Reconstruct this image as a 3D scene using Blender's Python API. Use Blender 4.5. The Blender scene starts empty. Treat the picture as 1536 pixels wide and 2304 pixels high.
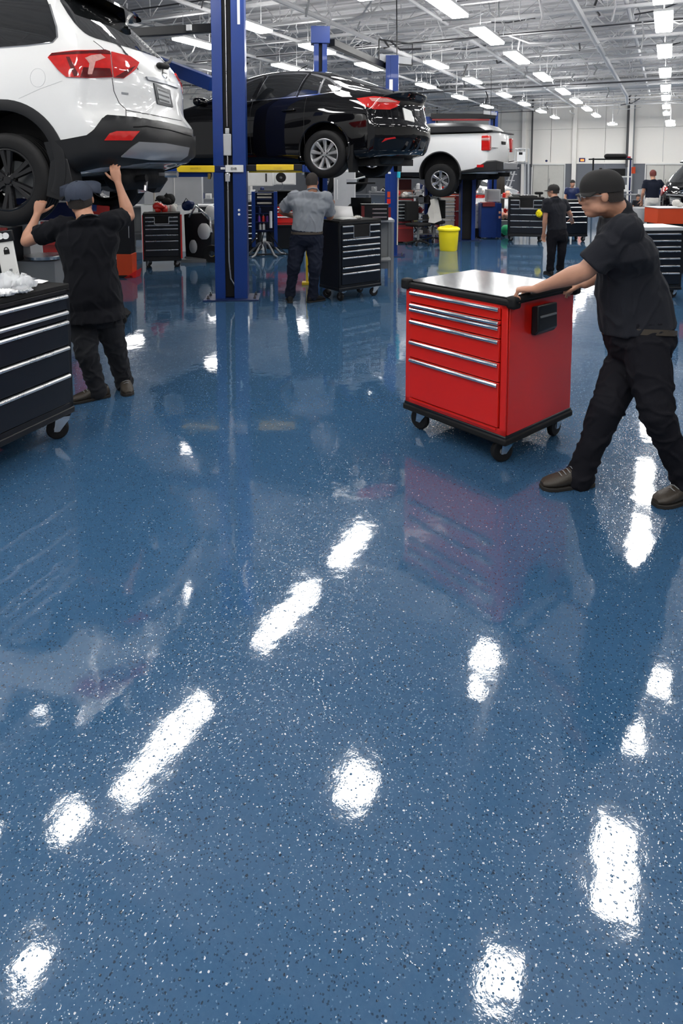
import bpy, bmesh, math, random
import numpy as np
from mathutils import Vector, Matrix, noise, geometry
from mathutils.bvhtree import BVHTree
random.seed(7)
PI = math.pi
SC = bpy.context.scene
COL = SC.collection
# ---------------------------------------------------------------- camera frame (the room's long axis is +Y, floor z = 0)
F, H, PSI, PIT = 1474.0, 1.85, math.radians(26.4), math.radians(5)
CY = 378 + F*math.tan(PIT)
CAMP = Vector((0, 0, H))
RV = Vector((math.cos(PSI), math.sin(PSI), 0)); FV = Vector((-math.sin(PSI), math.cos(PSI), 0))
def ray(px, py):
    a = (px-768)/F; b = -(py-CY)/F
    return RV*a + FV*(math.cos(PIT)+b*math.sin(PIT)) + Vector((0, 0, b*math.cos(PIT)-math.sin(PIT)))
def at(px, py, Z):                                   # the point seen at a pixel, Z metres ahead
    d = ray(px, py); return CAMP + d*(Z/d.dot(FV))
def on(px, py, z=0.0):                               # the point seen at a pixel, at height z
    d = ray(px, py); return CAMP + d*((z-H)/d.z)
def cw(X, Z, z=0.0):
    return RV*X + FV*Z + Vector((0, 0, z))
def heading(deg):                                    # world rotation of a +X axis that points deg right of the view
    v = RV*math.sin(math.radians(deg)) + FV*math.cos(math.radians(deg))
    return math.atan2(v.y, v.x)

cam = bpy.data.cameras.new('camera'); camo = bpy.data.objects.new('camera', cam); COL.objects.link(camo)
camo.location = CAMP; camo.rotation_euler = (PI/2-PIT, 0, PSI)
cam.sensor_width = 36; cam.lens = F/2304*36; cam.shift_y = -(1152-CY)/2304; cam.clip_end = 200; cam.clip_start = 0.05
SC.camera = camo
SC.view_settings.view_transform = 'Standard'; SC.view_settings.look = 'None'; SC.view_settings.gamma = 1
SC.view_settings.exposure = 0.28
SC.view_settings.use_curve_mapping = False
SC.cycles.max_bounces = 6; SC.cycles.diffuse_bounces = 3; SC.cycles.glossy_bounces = 4
SC.cycles.use_denoising = True
SC.cycles.sample_clamp_indirect = 6
w = bpy.data.worlds.new('world'); SC.world = w; w.use_nodes = True
w.node_tree.nodes['Background'].inputs[0].default_value = (0.85, 0.87, 0.9, 1); w.node_tree.nodes['Background'].inputs[1].default_value = 0.42

# ---------------------------------------------------------------- materials
def _in(n, k, v):
    if k in n.inputs: n.inputs[k].default_value = v
def mat(name, col, rough=0.5, metal=0.0, coat=0.0, var=0.08, scale=6.0, bump=0.0, bscale=60.0, spec=0.5, emit=None, es=0.0, sheen=0.0, crough=0.03):
    m = bpy.data.materials.new(name); m.use_nodes = True; nt = m.node_tree; p = nt.nodes['Principled BSDF']
    L = nt.links.new; N = nt.nodes.new
    tc = N('ShaderNodeTexCoord'); no = N('ShaderNodeTexNoise'); no.inputs['Scale'].default_value = scale; no.inputs['Detail'].default_value = 4
    L(tc.outputs['Object'], no.inputs['Vector'])
    mx = N('ShaderNodeMix'); mx.data_type = 'RGBA'
    c = Vector(col[:3])
    mx.inputs[6].default_value = (*[max(0, x*(1-var)) for x in c], 1); mx.inputs[7].default_value = (*[min(1, x*(1+var)) for x in c], 1)
    L(no.outputs['Fac'], mx.inputs[0]); L(mx.outputs[2], p.inputs['Base Color'])
    mr = N('ShaderNodeMapRange'); mr.inputs['To Min'].default_value = max(0.0, rough*0.85); mr.inputs['To Max'].default_value = min(1.0, rough*1.15)
    L(no.outputs['Fac'], mr.inputs['Value']); L(mr.outputs[0], p.inputs['Roughness'])
    _in(p, 'Metallic', metal); _in(p, 'Coat Weight', coat); _in(p, 'Coat Roughness', crough); _in(p, 'Specular IOR Level', spec); _in(p, 'Sheen Weight', sheen)
    if emit: _in(p, 'Emission Color', (*emit, 1)); _in(p, 'Emission Strength', es)
    if bump:
        n2 = N('ShaderNodeTexNoise'); n2.inputs['Scale'].default_value = bscale; n2.inputs['Detail'].default_value = 3
        L(tc.outputs['Object'], n2.inputs['Vector'])
        b = N('ShaderNodeBump'); b.inputs['Strength'].default_value = bump; b.inputs['Distance'].default_value = 0.01
        L(n2.outputs['Fac'], b.inputs['Height']); L(b.outputs[0], p.inputs['Normal'])
    return m
M = {}
M['white_paint'] = mat('white car paint', (0.80, 0.80, 0.79), 0.25, coat=1.0, var=0.01)
M['black_paint'] = mat('black car paint', (0.003, 0.003, 0.004), 0.2, coat=1.0, var=0.02, spec=0.0)
M['glass'] = mat('tinted car glass', (0.008, 0.009, 0.010), 0.03, var=0.1, spec=0.9, coat=0.5)
M['cladding'] = mat('dark textured plastic', (0.009, 0.0095, 0.011), 0.42, bump=0.05, bscale=400, spec=0.35)
M['silver_trim'] = mat('silver trim', (0.30, 0.31, 0.33), 0.3, metal=0.6)
M['chrome'] = mat('chrome', (0.75, 0.75, 0.76), 0.12, metal=1.0)
M['sheet'] = mat('worn steel sheet', (0.24, 0.245, 0.25), 0.15, metal=1.0, var=0.15, scale=3, bump=0.05, bscale=40)
M['steel'] = mat('brushed steel', (0.62, 0.62, 0.63), 0.28, metal=1.0, var=0.1)
M['alu'] = mat('alloy rim', (0.55, 0.55, 0.56), 0.3, metal=0.85)
M['rubber'] = mat('tyre rubber', (0.0055, 0.0055, 0.006), 0.6, bump=0.1, bscale=200, spec=0.3)
M['darkrim'] = mat('black alloy rim', (0.006, 0.006, 0.007), 0.25, coat=0.5, spec=.3)
M['under'] = mat('underbody', (0.0035, 0.0035, 0.004), 0.7, bump=0.3, bscale=30, spec=.25)
M['lens_red'] = mat('red lamp lens', (0.55, 0.012, 0.010), 0.08, coat=1.0, var=0.25, scale=25)
M['lens_dark'] = mat('dark red lamp lens', (0.10, 0.004, 0.005), 0.08, coat=1.0, var=0.3, scale=30)
M['lens_clear'] = mat('clear lamp lens', (0.62, 0.33, 0.30), 0.08, coat=1.0, var=0.3, scale=40)
M['plate'] = mat('dark licence plate', (0.06, 0.065, 0.07), 0.4)
M['plate_white'] = mat('white licence plate', (0.7, 0.7, 0.68), 0.4)
M['line'] = mat('panel gap', (0.02, 0.02, 0.02), 0.8)
M['blue'] = mat('blue lift paint', (0.006, 0.034, 0.19), 0.35, coat=0.1, var=0.12, scale=2.5, spec=.3)
M['bluedk'] = mat('dark blue paint', (0.006, 0.016, 0.075), 0.4, coat=0.1, spec=.3)
M['yellow'] = mat('yellow pad', (0.80, 0.56, 0.015), 0.45)
M['binyel'] = mat('yellow plastic', (0.86, 0.72, 0.008), 0.35, var=0.04)
M['black'] = mat('black powder coat', (0.0045, 0.0055, 0.008), 0.38, var=0.1, spec=.35)
M['blackmat'] = mat('black rubber mat', (0.006, 0.006, 0.0065), 0.7, spec=.3)
M['navy'] = mat('black blue drawer front', (0.004, 0.006, 0.011), 0.32, coat=0.1, var=0.1, spec=.35)
M['red'] = mat('red powder coat', (0.62, 0.012, 0.006), 0.30, coat=0.35, var=0.05, scale=2)
M['reddk'] = mat('dark red paint', (0.20, 0.010, 0.012), 0.4)
M['orange'] = mat('orange paint', (0.55, 0.055, 0.010), 0.45)
M['white'] = mat('white enamel', (0.72, 0.72, 0.70), 0.45)
M['paper'] = mat('paper', (0.80, 0.80, 0.80), 0.85, bump=0.1)
M['grey'] = mat('grey metal', (0.20, 0.21, 0.22), 0.45)
M['lgrey'] = mat('light grey metal', (0.42, 0.43, 0.44), 0.45)
M['beige'] = mat('beige plastic', (0.55, 0.50, 0.42), 0.6)
M['brass'] = mat('brass fitting', (0.6, 0.42, 0.12), 0.35, metal=1.0)
M['skin'] = mat('skin', (0.47, 0.235, 0.15), 0.52, var=0.12, scale=14, bump=0.08, bscale=150)
M['skin2'] = mat('tanned skin', (0.30, 0.14, 0.085), 0.52, var=0.12, scale=14, bump=0.08, bscale=150)
M['hair'] = mat('dark hair', (0.018, 0.013, 0.011), 0.75, bump=0.6, bscale=220)
M['redhair'] = mat('auburn hair', (0.14, 0.025, 0.02), 0.7, bump=0.6, bscale=220)
M['teeblack'] = mat('black cotton', (0.006, 0.0065, 0.009), 0.9, bump=0.25, bscale=350, spec=0.12, sheen=0.03)
M['teegrey'] = mat('grey cotton', (0.20, 0.215, 0.24), 0.9, bump=0.3, bscale=350, spec=0.2, sheen=0.1)
M['polo'] = mat('charcoal cotton', (0.017, 0.018, 0.023), 0.9, bump=0.25, bscale=350, spec=0.12, sheen=0.03)
M['pants'] = mat('charcoal work trousers', (0.014, 0.015, 0.018), 0.85, bump=0.25, bscale=350, spec=0.15, sheen=0.03)
M['pantsnavy'] = mat('navy trousers', (0.009, 0.012, 0.024), 0.85, bump=0.25, bscale=350, spec=0.2)
M['pantsblk'] = mat('black trousers', (0.008, 0.008, 0.011), 0.85, bump=0.25, bscale=350, spec=0.12)
M['cap'] = mat('navy cap', (0.030, 0.040, 0.065), 0.85, bump=0.2, bscale=400)
M['capblk'] = mat('black cap', (0.010, 0.009, 0.009), 0.85, bump=0.2, bscale=400)
M['shoe'] = mat('brown leather', (0.026, 0.019, 0.012), 0.5, bump=0.2, bscale=100)
M['sole'] = mat('shoe sole', (0.012, 0.010, 0.008), 0.8)
M['belt'] = mat('leather belt', (0.05, 0.038, 0.026), 0.5)
M['cyan'] = mat('cyan hose', (0.02, 0.42, 0.55), 0.4)
M['green'] = mat('green plastic', (0.02, 0.45, 0.16), 0.4)
M['cloth'] = mat('off white cloth', (0.62, 0.60, 0.56), 0.95, bump=0.4, bscale=60)
M['purple'] = mat('purple plastic', (0.12, 0.04, 0.28), 0.4)
M['screen'] = mat('dark screen', (0.01, 0.012, 0.014), 0.12)
M['peach'] = mat('peach plastic', (0.75, 0.35, 0.24), 0.5)
M['lamp'] = mat('lamp diffuser', (0.9, 0.9, 0.9), 0.5, emit=(1.0, 0.985, 0.96), es=30.0)
M['added_upglow'] = mat('added lamp top glow', (0.9, 0.9, 0.9), 0.5, emit=(1.0, 0.985, 0.96), es=22.0)  # upward fill glow added to the fixtures
M['housing'] = mat('lamp housing', (0.72, 0.72, 0.72), 0.5)
M['exitlit'] = mat('lit orange panel', (0.9, 0.2, 0.05), 0.5, emit=(1.0, 0.16, 0.03), es=1.6)
pl = bpy.data.materials.new('clear plastic film'); pl.use_nodes = True
_p = pl.node_tree.nodes['Principled BSDF']; _in(_p, 'Base Color', (0.8, 0.82, 0.84, 1)); _in(_p, 'Roughness', 0.15); _in(_p, 'Alpha', 0.42)
_n = pl.node_tree.nodes.new('ShaderNodeTexNoise'); _n.inputs['Scale'].default_value = 25; _b = pl.node_tree.nodes.new('ShaderNodeBump')
pl.node_tree.links.new(_n.outputs['Fac'], _b.inputs['Height']); pl.node_tree.links.new(_b.outputs[0], _p.inputs['Normal']); M['film'] = pl

def floor_material():
    m = bpy.data.materials.new('blue flecked epoxy'); m.use_nodes = True; nt = m.node_tree; p = nt.nodes['Principled BSDF']
    N = nt.nodes.new; L = nt.links.new
    geo = N('ShaderNodeNewGeometry')
    def noise_(sc, det=3, rough=0.5):
        n = N('ShaderNodeTexNoise'); n.inputs['Scale'].default_value = sc; n.inputs['Detail'].default_value = det; n.inputs['Roughness'].default_value = rough
        L(geo.outputs['Position'], n.inputs['Vector']); return n
    def mix(fac, a, b):
        x = N('ShaderNodeMix'); x.data_type = 'RGBA'
        for s, v in ((0, fac), (6, a), (7, b)):
            if hasattr(v, 'is_linked'): L(v, x.inputs[s])
            else: x.inputs[s].default_value = v if s == 0 else (*v, 1)
        return x.outputs[2]
    def math_(op, a, b=None):
        x = N('ShaderNodeMath'); x.operation = op
        for i, v in enumerate((a, b)):
            if v is None: continue
            if hasattr(v, 'is_linked'): L(v, x.inputs[i])
            else: x.inputs[i].default_value = v
        return x.outputs[0]
    def domes(sc, lo, k):                            # low round bumps of the chips under the clear coat
        v = N('ShaderNodeTexVoronoi'); v.inputs['Scale'].default_value = sc; L(geo.outputs['Position'], v.inputs['Vector'])
        sep = N('ShaderNodeSeparateColor'); L(v.outputs['Color'], sep.inputs[0])
        h = math_('MAXIMUM', math_('SUBTRACT', 0.42, v.outputs['Distance']), 0.0)
        r2 = math_('MULTIPLY', sep.outputs[2], sep.outputs[2])
        return math_('MULTIPLY', math_('MULTIPLY', h, math_('GREATER_THAN', sep.outputs[1], lo)), math_('MULTIPLY', r2, k/sc))
    def flecks(sc, lo, size):                        # chips: a share of the cells of a Voronoi pattern, irregular in size
        v = N('ShaderNodeTexVoronoi'); v.inputs['Scale'].default_value = sc; v.inputs['Randomness'].default_value = 1.0
        wob = noise_(sc*1.7, 2); add = N('ShaderNodeVectorMath'); add.operation = 'MULTIPLY_ADD'
        L(wob.outputs['Color'], add.inputs[0]); add.inputs[1].default_value = (0.006, 0.006, 0); L(geo.outputs['Position'], add.inputs[2]); L(add.outputs[0], v.inputs['Vector'])
        sep = N('ShaderNodeSeparateColor'); L(v.outputs['Color'], sep.inputs[0])
        pick = math_('GREATER_THAN', sep.outputs[0], lo)
        rad = math_('MULTIPLY', sep.outputs[1], size)
        near = math_('LESS_THAN', v.outputs['Distance'], rad)
        return math_('MULTIPLY', pick, near)
    big = noise_(0.35, 3); mid = noise_(5, 4); fine = noise_(60, 4, 0.7)
    c = mix(big.outputs['Fac'], FLOOR_A, FLOOR_B)
    c = mix(math_('MULTIPLY', mid.outputs['Fac'], 0.25), c, FLOOR_C)
    fm = N('ShaderNodeMapRange'); fm.inputs['From Min'].default_value = 0.35; fm.inputs['From Max'].default_value = 0.7; L(fine.outputs['Fac'], fm.inputs['Value'])
    c = mix(math_('MULTIPLY', fm.outputs[0], 0.35), c, FLOOR_D)
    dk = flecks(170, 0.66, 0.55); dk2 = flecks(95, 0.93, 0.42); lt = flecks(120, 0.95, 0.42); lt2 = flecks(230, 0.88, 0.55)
    c = mix(math_('MULTIPLY', dk, 0.75), c, (0.008, 0.022, 0.045)); c = mix(math_('MULTIPLY', dk2, 0.8), c, (0.006, 0.012, 0.025))
    c = mix(math_('MULTIPLY', lt2, 0.45), c, (0.20, 0.32, 0.42)); c = mix(math_('MULTIPLY', lt, 0.8), c, (0.62, 0.66, 0.68))  # pale flecks: vinyl chips that also paint in sparkle reflections
    L(c, p.inputs['Base Color'])
    rm = N('ShaderNodeMapRange'); rm.inputs['To Min'].default_value = 0.03; rm.inputs['To Max'].default_value = 0.055; L(mid.outputs['Fac'], rm.inputs['Value'])
    L(rm.outputs[0], p.inputs['Roughness']); _in(p, 'Specular IOR Level', 1.1)
    # orange-peel waves in the clear coat plus the bumps of the chips
    w1 = noise_(7, 2); w2 = noise_(75, 2, 0.6); w3 = noise_(190, 2, 0.6)
    hgt = math_('ADD', math_('MULTIPLY', w1.outputs['Fac'], 0.0009), math_('ADD', math_('MULTIPLY', w2.outputs['Fac'], 0.000075), math_('MULTIPLY', w3.outputs['Fac'], 0.000012)))
    hgt = math_('ADD', hgt, math_('ADD', domes(150, 0.55, 0.11), domes(95, 0.85, 0.09)))
    b = N('ShaderNodeBump'); b.inputs['Strength'].default_value = 1.0; b.inputs['Distance'].default_value = 1.0
    L(hgt, b.inputs['Height']); L(b.outputs[0], p.inputs['Normal'])
    return m
FLOOR_A, FLOOR_B, FLOOR_C, FLOOR_D = (0.023, 0.069, 0.147), (0.031, 0.087, 0.172), (0.043, 0.098, 0.172), (0.047, 0.118, 0.200)
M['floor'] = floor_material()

def wall_material(name, col, seam=0.0):
    m = mat(name, col, 0.75, var=0.03, scale=0.6, bump=0.1, bscale=20)
    return m
M['wall'] = wall_material('cream wall panel', (0.80, 0.775, 0.73))
M['wallgrey'] = mat('grey wall panel', (0.13, 0.14, 0.16), 0.6, scale=0.8)
M['doorc'] = mat('beige door', (0.55, 0.54, 0.50), 0.55)
def deck_material():
    m = mat('painted roof deck', (0.42, 0.42, 0.43), 0.7, var=0.3, scale=0.5); nt = m.node_tree; p = nt.nodes['Principled BSDF']
    g = nt.nodes.new('ShaderNodeNewGeometry'); wv = nt.nodes.new('ShaderNodeTexWave'); wv.bands_direction = 'Y'; wv.inputs['Scale'].default_value = 1.1; wv.inputs['Distortion'].default_value = 0.15
    nt.links.new(g.outputs['Position'], wv.inputs['Vector']); b = nt.nodes.new('ShaderNodeBump'); b.inputs['Strength'].default_value = 0.8; b.inputs['Distance'].default_value = 0.08
    nt.links.new(wv.outputs['Fac'], b.inputs['Height']); nt.links.new(b.outputs[0], p.inputs['Normal'])
    return m
M['deck'] = deck_material()
M['joist'] = mat('white painted steel joist', (0.50, 0.50, 0.51), 0.6, var=0.1)
M['conduit'] = mat('dark conduit', (0.05, 0.05, 0.055), 0.5)

# ---------------------------------------------------------------- mesh building
class MB:
    def __init__(s): s.v = []; s.f = []; s.m = []
    def add(s, vs, fs, mi=0, T=None):
        o = len(s.v)
        for p in vs:
            p = Vector(p); s.v.append(tuple(T @ p if T else p))
        for f in fs: s.f.append(tuple(i+o for i in f)); s.m.append(mi)
        return s
    def box(s, c, d, mi=0, T=None, taper=1.0):
        x, y, z = c; a, b, h = d[0]/2, d[1]/2, d[2]/2
        vs = [(x-a, y-b, z-h), (x+a, y-b, z-h), (x+a, y+b, z-h), (x-a, y+b, z-h), (x-a*taper, y-b*taper, z+h), (x+a*taper, y-b*taper, z+h), (x+a*taper, y+b*taper, z+h), (x-a*taper, y+b*taper, z+h)]
        return s.add(vs, [(0, 3, 2, 1), (4, 5, 6, 7), (0, 1, 5, 4), (1, 2, 6, 5), (2, 3, 7, 6), (3, 0, 4, 7)], mi, T)
    def loft(s, rings, mi=0, close=True, T=None):
        n = len(rings[0]); vs = [p for r in rings for p in r]; fs = []
        for i in range(len(rings)-1):
            for j in range(n):
                k = (j+1) % n; fs.append((i*n+j, i*n+k, (i+1)*n+k, (i+1)*n+j))
        if close: fs.append(tuple(range(n))[::-1]); fs.append(tuple((len(rings)-1)*n+j for j in range(n)))
        return s.add(vs, fs, mi, T)
    def tube(s, pts, r, n=10, mi=0, side=None, cap=True, ry=None):
        pts = [Vector(p) for p in pts]; k = len(pts)
        rs = list(r) if hasattr(r, '__len__') else [r]*k
        rys = rs if ry is None else (list(ry) if hasattr(ry, '__len__') else [q*ry for q in rs])
        rings = []; up = None
        for i, p in enumerate(pts):
            t = (pts[min(i+1, k-1)]-pts[max(i-1, 0)])
            if t.length < 1e-9: t = Vector((0, 0, 1))
            t.normalize()
            if up is None:
                up = Vector(side) if side is not None else (Vector((0, 0, 1)) if abs(t.z) < 0.9 else Vector((1, 0, 0)))
            a = (up - t*up.dot(t)); a = a.normalized() if a.length > 1e-6 else t.orthogonal().normalized(); up = a
            b = t.cross(a)
            rings.append([p + a*(math.cos(2*PI*j/n)*rs[i]) + b*(math.sin(2*PI*j/n)*rys[i]) for j in range(n)])
        return s.loft(rings, mi, cap)
    def capsule(s, pts, rs, n=12, **kw):                # a tube with rounded ends
        pts = [Vector(p) for p in pts]; rs = list(rs) if hasattr(rs, '__len__') else [rs]*len(pts)
        d0 = (pts[0]-pts[1]).normalized(); d1 = (pts[-1]-pts[-2]).normalized()
        P, R = [], []
        for a in (80, 55, 28): P.append(pts[0]+d0*rs[0]*math.sin(math.radians(a))); R.append(rs[0]*math.cos(math.radians(a)))
        P += pts; R += rs
        for a in (28, 55, 80): P.append(pts[-1]+d1*rs[-1]*math.sin(math.radians(a))); R.append(rs[-1]*math.cos(math.radians(a)))
        return s.tube(P, R, n, **kw)
    def ell(s, c, r, n=16, mi=0, R=None):
        c = Vector(c); rings = []; R = R or Matrix.Identity(3)
        m_ = max(6, n//2)
        for i in range(1, m_):
            a = PI*i/m_; rings.append([c + R @ Vector((r[0]*math.sin(a)*math.cos(2*PI*j/n), r[1]*math.sin(a)*math.sin(2*PI*j/n), -r[2]*math.cos(a))) for j in range(n)])
        return s.loft(rings, mi, True)
    def lathe(s, prof, n=32, mi=0, T=None, axis='z', closed=False):     # prof: (radius, height)
        rings = []
        for r, h in prof:
            if axis == 'z': rings.append([(r*math.cos(2*PI*j/n), r*math.sin(2*PI*j/n), h) for j in range(n)])
            else: rings.append([(r*math.sin(2*PI*j/n), h, r*math.cos(2*PI*j/n)) for j in range(n)])
        if closed: rings.append(rings[0])
        return s.loft(rings, mi, not closed, T)
    def prism(s, poly, y0, y1, mi=0, T=None):            # outline in x,z; extruded along y
        n = len(poly); vs = [(x, y0, z) for x, z in poly]+[(x, y1, z) for x, z in poly]
        fs = [tuple(range(n)), tuple(range(n, 2*n))[::-1]]+[(i, i+n, (i+1) % n+n, (i+1) % n) for i in range(n)]
        return s.add(vs, fs, mi, T)
    def mesh(s, name):
        me = bpy.data.meshes.new(name); me.from_pydata(s.v, [], s.f); me.update(); return me
    def build(s, name, mats, parent=None, smooth=True, bevel=0.0, ang=35, loc=None, fixn=True):
        me = s.mesh(name)
        if fixn:
            b = bmesh.new(); b.from_mesh(me); bmesh.ops.recalc_face_normals(b, faces=b.faces); b.to_mesh(me); b.free()
        for m in (mats if isinstance(mats, (list, tuple)) else [mats]): me.materials.append(M[m] if isinstance(m, str) else m)
        me.polygons.foreach_set('material_index', s.m)
        if smooth:
            me.shade_smooth(); me.set_sharp_from_angle(angle=math.radians(ang))
        o = bpy.data.objects.new(name, me); COL.objects.link(o); o.parent = parent
        if loc is not None: o.location = loc
        if bevel:
            bv = o.modifiers.new('bevel', 'BEVEL'); bv.width = bevel; bv.segments = 2; bv.limit_method = 'ANGLE'; bv.angle_limit = math.radians(40); bv.harden_normals = False
        return o
def empty(name, loc=(0, 0, 0), rz=0.0):
    o = bpy.data.objects.new(name, None); COL.objects.link(o); o.location = loc; o.rotation_euler = (0, 0, rz); o.empty_display_size = 0.1; return o
def tag(o, label=None, cat=None, group=None, kind=None):
    if label: o['label'] = label
    if cat: o['category'] = cat
    if group: o['group'] = group
    if kind: o['kind'] = kind
    return o
def copy_tree(o, parent=None):
    c = o.copy(); COL.objects.link(c); c.parent = parent
    for ch in o.children: copy_tree(ch, c)
    return c
def struct(name, mb, m, **kw):
    o = mb.build(name, m, **kw); o['kind'] = 'structure'; return o
def evaluated(o):                                       # a mesh with its modifiers worked in
    bpy.context.view_layer.update(); dg = bpy.context.evaluated_depsgraph_get()
    me = bpy.data.meshes.new_from_object(o.evaluated_get(dg)); old = o.data; o.modifiers.clear(); o.data = me
    return o
def voxel(mb, name, m, size, parent=None, smooth_it=4, fold=None, smf=0.5):
    o = mb.build(name, m, parent, smooth=True)
    r = o.modifiers.new('r', 'REMESH'); r.mode = 'VOXEL'; r.voxel_size = size; r.use_smooth_shade = True
    if smooth_it:
        s_ = o.modifiers.new('s', 'SMOOTH'); s_.factor = smf; s_.iterations = smooth_it
    evaluated(o)
    me = o.data
    if fold:
        amp, sc, st = fold; n = len(me.vertices)
        co = np.empty(n*3); no = np.empty(n*3); me.vertices.foreach_get('co', co); me.vertices.foreach_get('normal', no)
        co = co.reshape(-1, 3); no = no.reshape(-1, 3)
        for i in range(n):
            p = Vector((co[i, 0]*sc*st[0], co[i, 1]*sc*st[1], co[i, 2]*sc*st[2]))
            q = noise.noise(p + 0.8*noise.noise_vector(p*0.6)); q2 = noise.noise(p*2.3)
            co[i] += no[i]*amp*max(-0.3, (0.65-abs(q)*4.2)*1.0 + q2*0.45)
        me.vertices.foreach_set('co', co.ravel()); me.update()
    me.materials.clear(); me.materials.append(M[m] if isinstance(m, str) else m)
    me.shade_smooth()
    return o
# ---------------------------------------------------------------- the room
XL, XR, YN, YF, ZC = -22.0, 9.0, -3.0, 42.0, 6.2
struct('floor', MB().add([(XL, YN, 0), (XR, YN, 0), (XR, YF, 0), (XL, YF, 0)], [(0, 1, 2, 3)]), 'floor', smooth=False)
struct('ceiling', MB().box(((XL+XR)/2, (YN+YF)/2, ZC+0.1), (XR-XL, YF-YN, 0.2)), 'deck', smooth=False)
def wall_panels(name, along, fixed, a0, a1, face):
    mb = MB(); n = max(1, round((a1-a0)/3.05)); wd = (a1-a0)/n
    for i in range(n):
        for z0, z1, m in ((0, 2.1, 1), (2.1, 4.2, 0), (4.2, ZC, 0)):
            c = (a0+(i+0.5)*wd, fixed, (z0+z1)/2) if along == 'x' else (fixed, a0+(i+0.5)*wd, (z0+z1)/2)
            d = (wd-0.02, 0.2, z1-z0-0.015) if along == 'x' else (0.2, wd-0.02, z1-z0-0.015)
            mb.box(c, d, m)
    o = mb.build(name, ['wall', 'wallgrey'], bevel=0.006); o['kind'] = 'structure'
wall_panels('wall_back', 'x', YF+0.1, XL, XR, 1)
wall_panels('wall_left', 'y', XL-0.1, YN, YF, 1)
wall_panels('wall_right', 'y', XR+0.1, YN, YF, 1)
tn = [0]
def trim(mb, m, bevel=0.0):
    tn[0] += 1; return struct('trim_%d' % tn[0], mb, m, bevel=bevel)
trim(MB().box(((XL+XR)/2, YF-0.03, 2.16), (XR-XL, 0.06, 0.09)), 'wall')
trim(MB().box((XL+0.03, (YN+YF)/2, 2.16), (0.06, YF-YN, 0.09)), 'wall')
for x in (-14.2, -8.1, -5.1, -2.0, 2.6): trim(MB().box((x, YF-0.12, ZC/2), (0.24, 0.24, ZC)), 'wall', 0.01)
for y in (8, 16, 24, 32): trim(MB().box((XL+0.12, y, ZC/2), (0.24, 0.24, ZC)), 'wall', 0.01)
dn = 0
for x in (-6.6, -0.2, -12.0):
    dn += 1; d = empty('door_%d' % dn, (x, YF, 0)); d['kind'] = 'structure'
    MB().box((-0.46, -0.03, 1.02), (0.9, 0.06, 2.02)).build('door_leaf', 'doorc', d, bevel=0.005)
    MB().box((0.46, -0.03, 1.02), (0.9, 0.06, 2.02)).build('door_leaf', 'doorc', d, bevel=0.005)
    MB().box((0, -0.06, 2.08), (2.0, 0.1, 0.08)).box((-0.97, -0.06, 1.03), (0.06, 0.1, 2.06)).box((0.97, -0.06, 1.03), (0.06, 0.1, 2.06)).build('door_frame', 'white', d)
    MB().tube([(0.08, -0.07, 0.95), (0.08, -0.13, 0.95), (0.08, -0.13, 1.2), (0.08, -0.07, 1.2)], 0.012, 8).build('handle', 'chrome', d)
# open-web roof joists across the room, girders along it
def joist(y, z0=5.35, z1=6.0, x0=XL, x1=XR):
    mb = MB()
    for z in (z0, z1):
        mb.box(((x0+x1)/2, y-0.035, z), (x1-x0, 0.05, 0.06)); mb.box(((x0+x1)/2, y+0.035, z), (x1-x0, 0.05, 0.06))
    n = int((x1-x0)/0.6); dx = (x1-x0)/n
    for i in range(n):
        a, b = (z0, z1) if i % 2 == 0 else (z1, z0)
        mb.tube([(x0+i*dx, y, a), (x0+(i+1)*dx, y, b)], 0.014, 5, cap=False)
        if i % 4 == 1: mb.tube([(x0+(i+1)*dx, y, z0), (x0+(i+1)*dx, y, z1)], 0.012, 5, cap=False)
    return trim(mb, 'joist')
for y in [1.2, 3.0, 4.8]+[6.6+1.85*i for i in range(19)]: joist(y)
def girder(x, z0=5.0, z1=5.9, y0=YN, y1=YF, r=0.075):
    mb = MB(); mb.box((x, (y0+y1)/2, z0), (0.16, y1-y0, 0.12)); mb.box((x, (y0+y1)/2, z1), (0.16, y1-y0, 0.12))
    n = int((y1-y0)/0.95); dy = (y1-y0)/n
    for i in range(n):
        a, b = (z0, z1) if i % 2 == 0 else (z1, z0)
        mb.tube([(x, y0+i*dy, a), (x, y0+(i+1)*dy, b)], 0.028, 6, cap=False)
    return trim(mb, 'joist')
girder(-13.2); girder(4.6)
# pipes, ducts and conduits hung under the deck
def pipe_run(name, pts, r, m, label, group=None, n=10):
    mb = MB().tube(pts, r, n); o = mb.build(name, m); return tag(o, label, 'pipe' if 'duct' not in name else 'duct', group)
pipe_run('ceiling_pipe', [(-1.85, 2, 5.2), (-1.85, 30, 5.2), (-1.85, 33.5, 5.2), (-1.85, 34, 4.9)], 0.075, 'joist', 'thick white pipe running the length of the ceiling towards the back wall')
pipe_run('ceiling_pipe', [(-0.95, 2, 5.45), (-0.95, 36, 5.45)], 0.05, 'joist', 'thin white pipe under the ceiling beside the thick one')
pipe_run('ceiling_pipe', [(-6.9, 2, 5.1), (-6.9, 38, 5.1)], 0.06, 'joist', 'white pipe under the ceiling above the black sedan')
pipe_run('ceiling_pipe', [(-8.8, 2, 5.15), (-8.8, 38, 5.15)], 0.045, 'joist', 'thin white pipe under the ceiling above the near blue lift')
pipe_run('ceiling_pipe', [(-4.9, 12, 5.3), (-4.9, 40, 5.3)], 0.04, 'joist', 'thin white pipe under the ceiling above the white pickup')
pipe_run('ceiling_pipe', [(-11.5, 5, 5.25), (-11.5, 41, 5.25)], 0.05, 'joist', 'white pipe under the ceiling farthest from the red cart')
pipe_run('ceiling_conduit', [(-20, 26.5, 5.0), (XR, 26.5, 5.0)], 0.03, 'conduit', 'black conduit crossing under the ceiling above the far carts')
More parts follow.
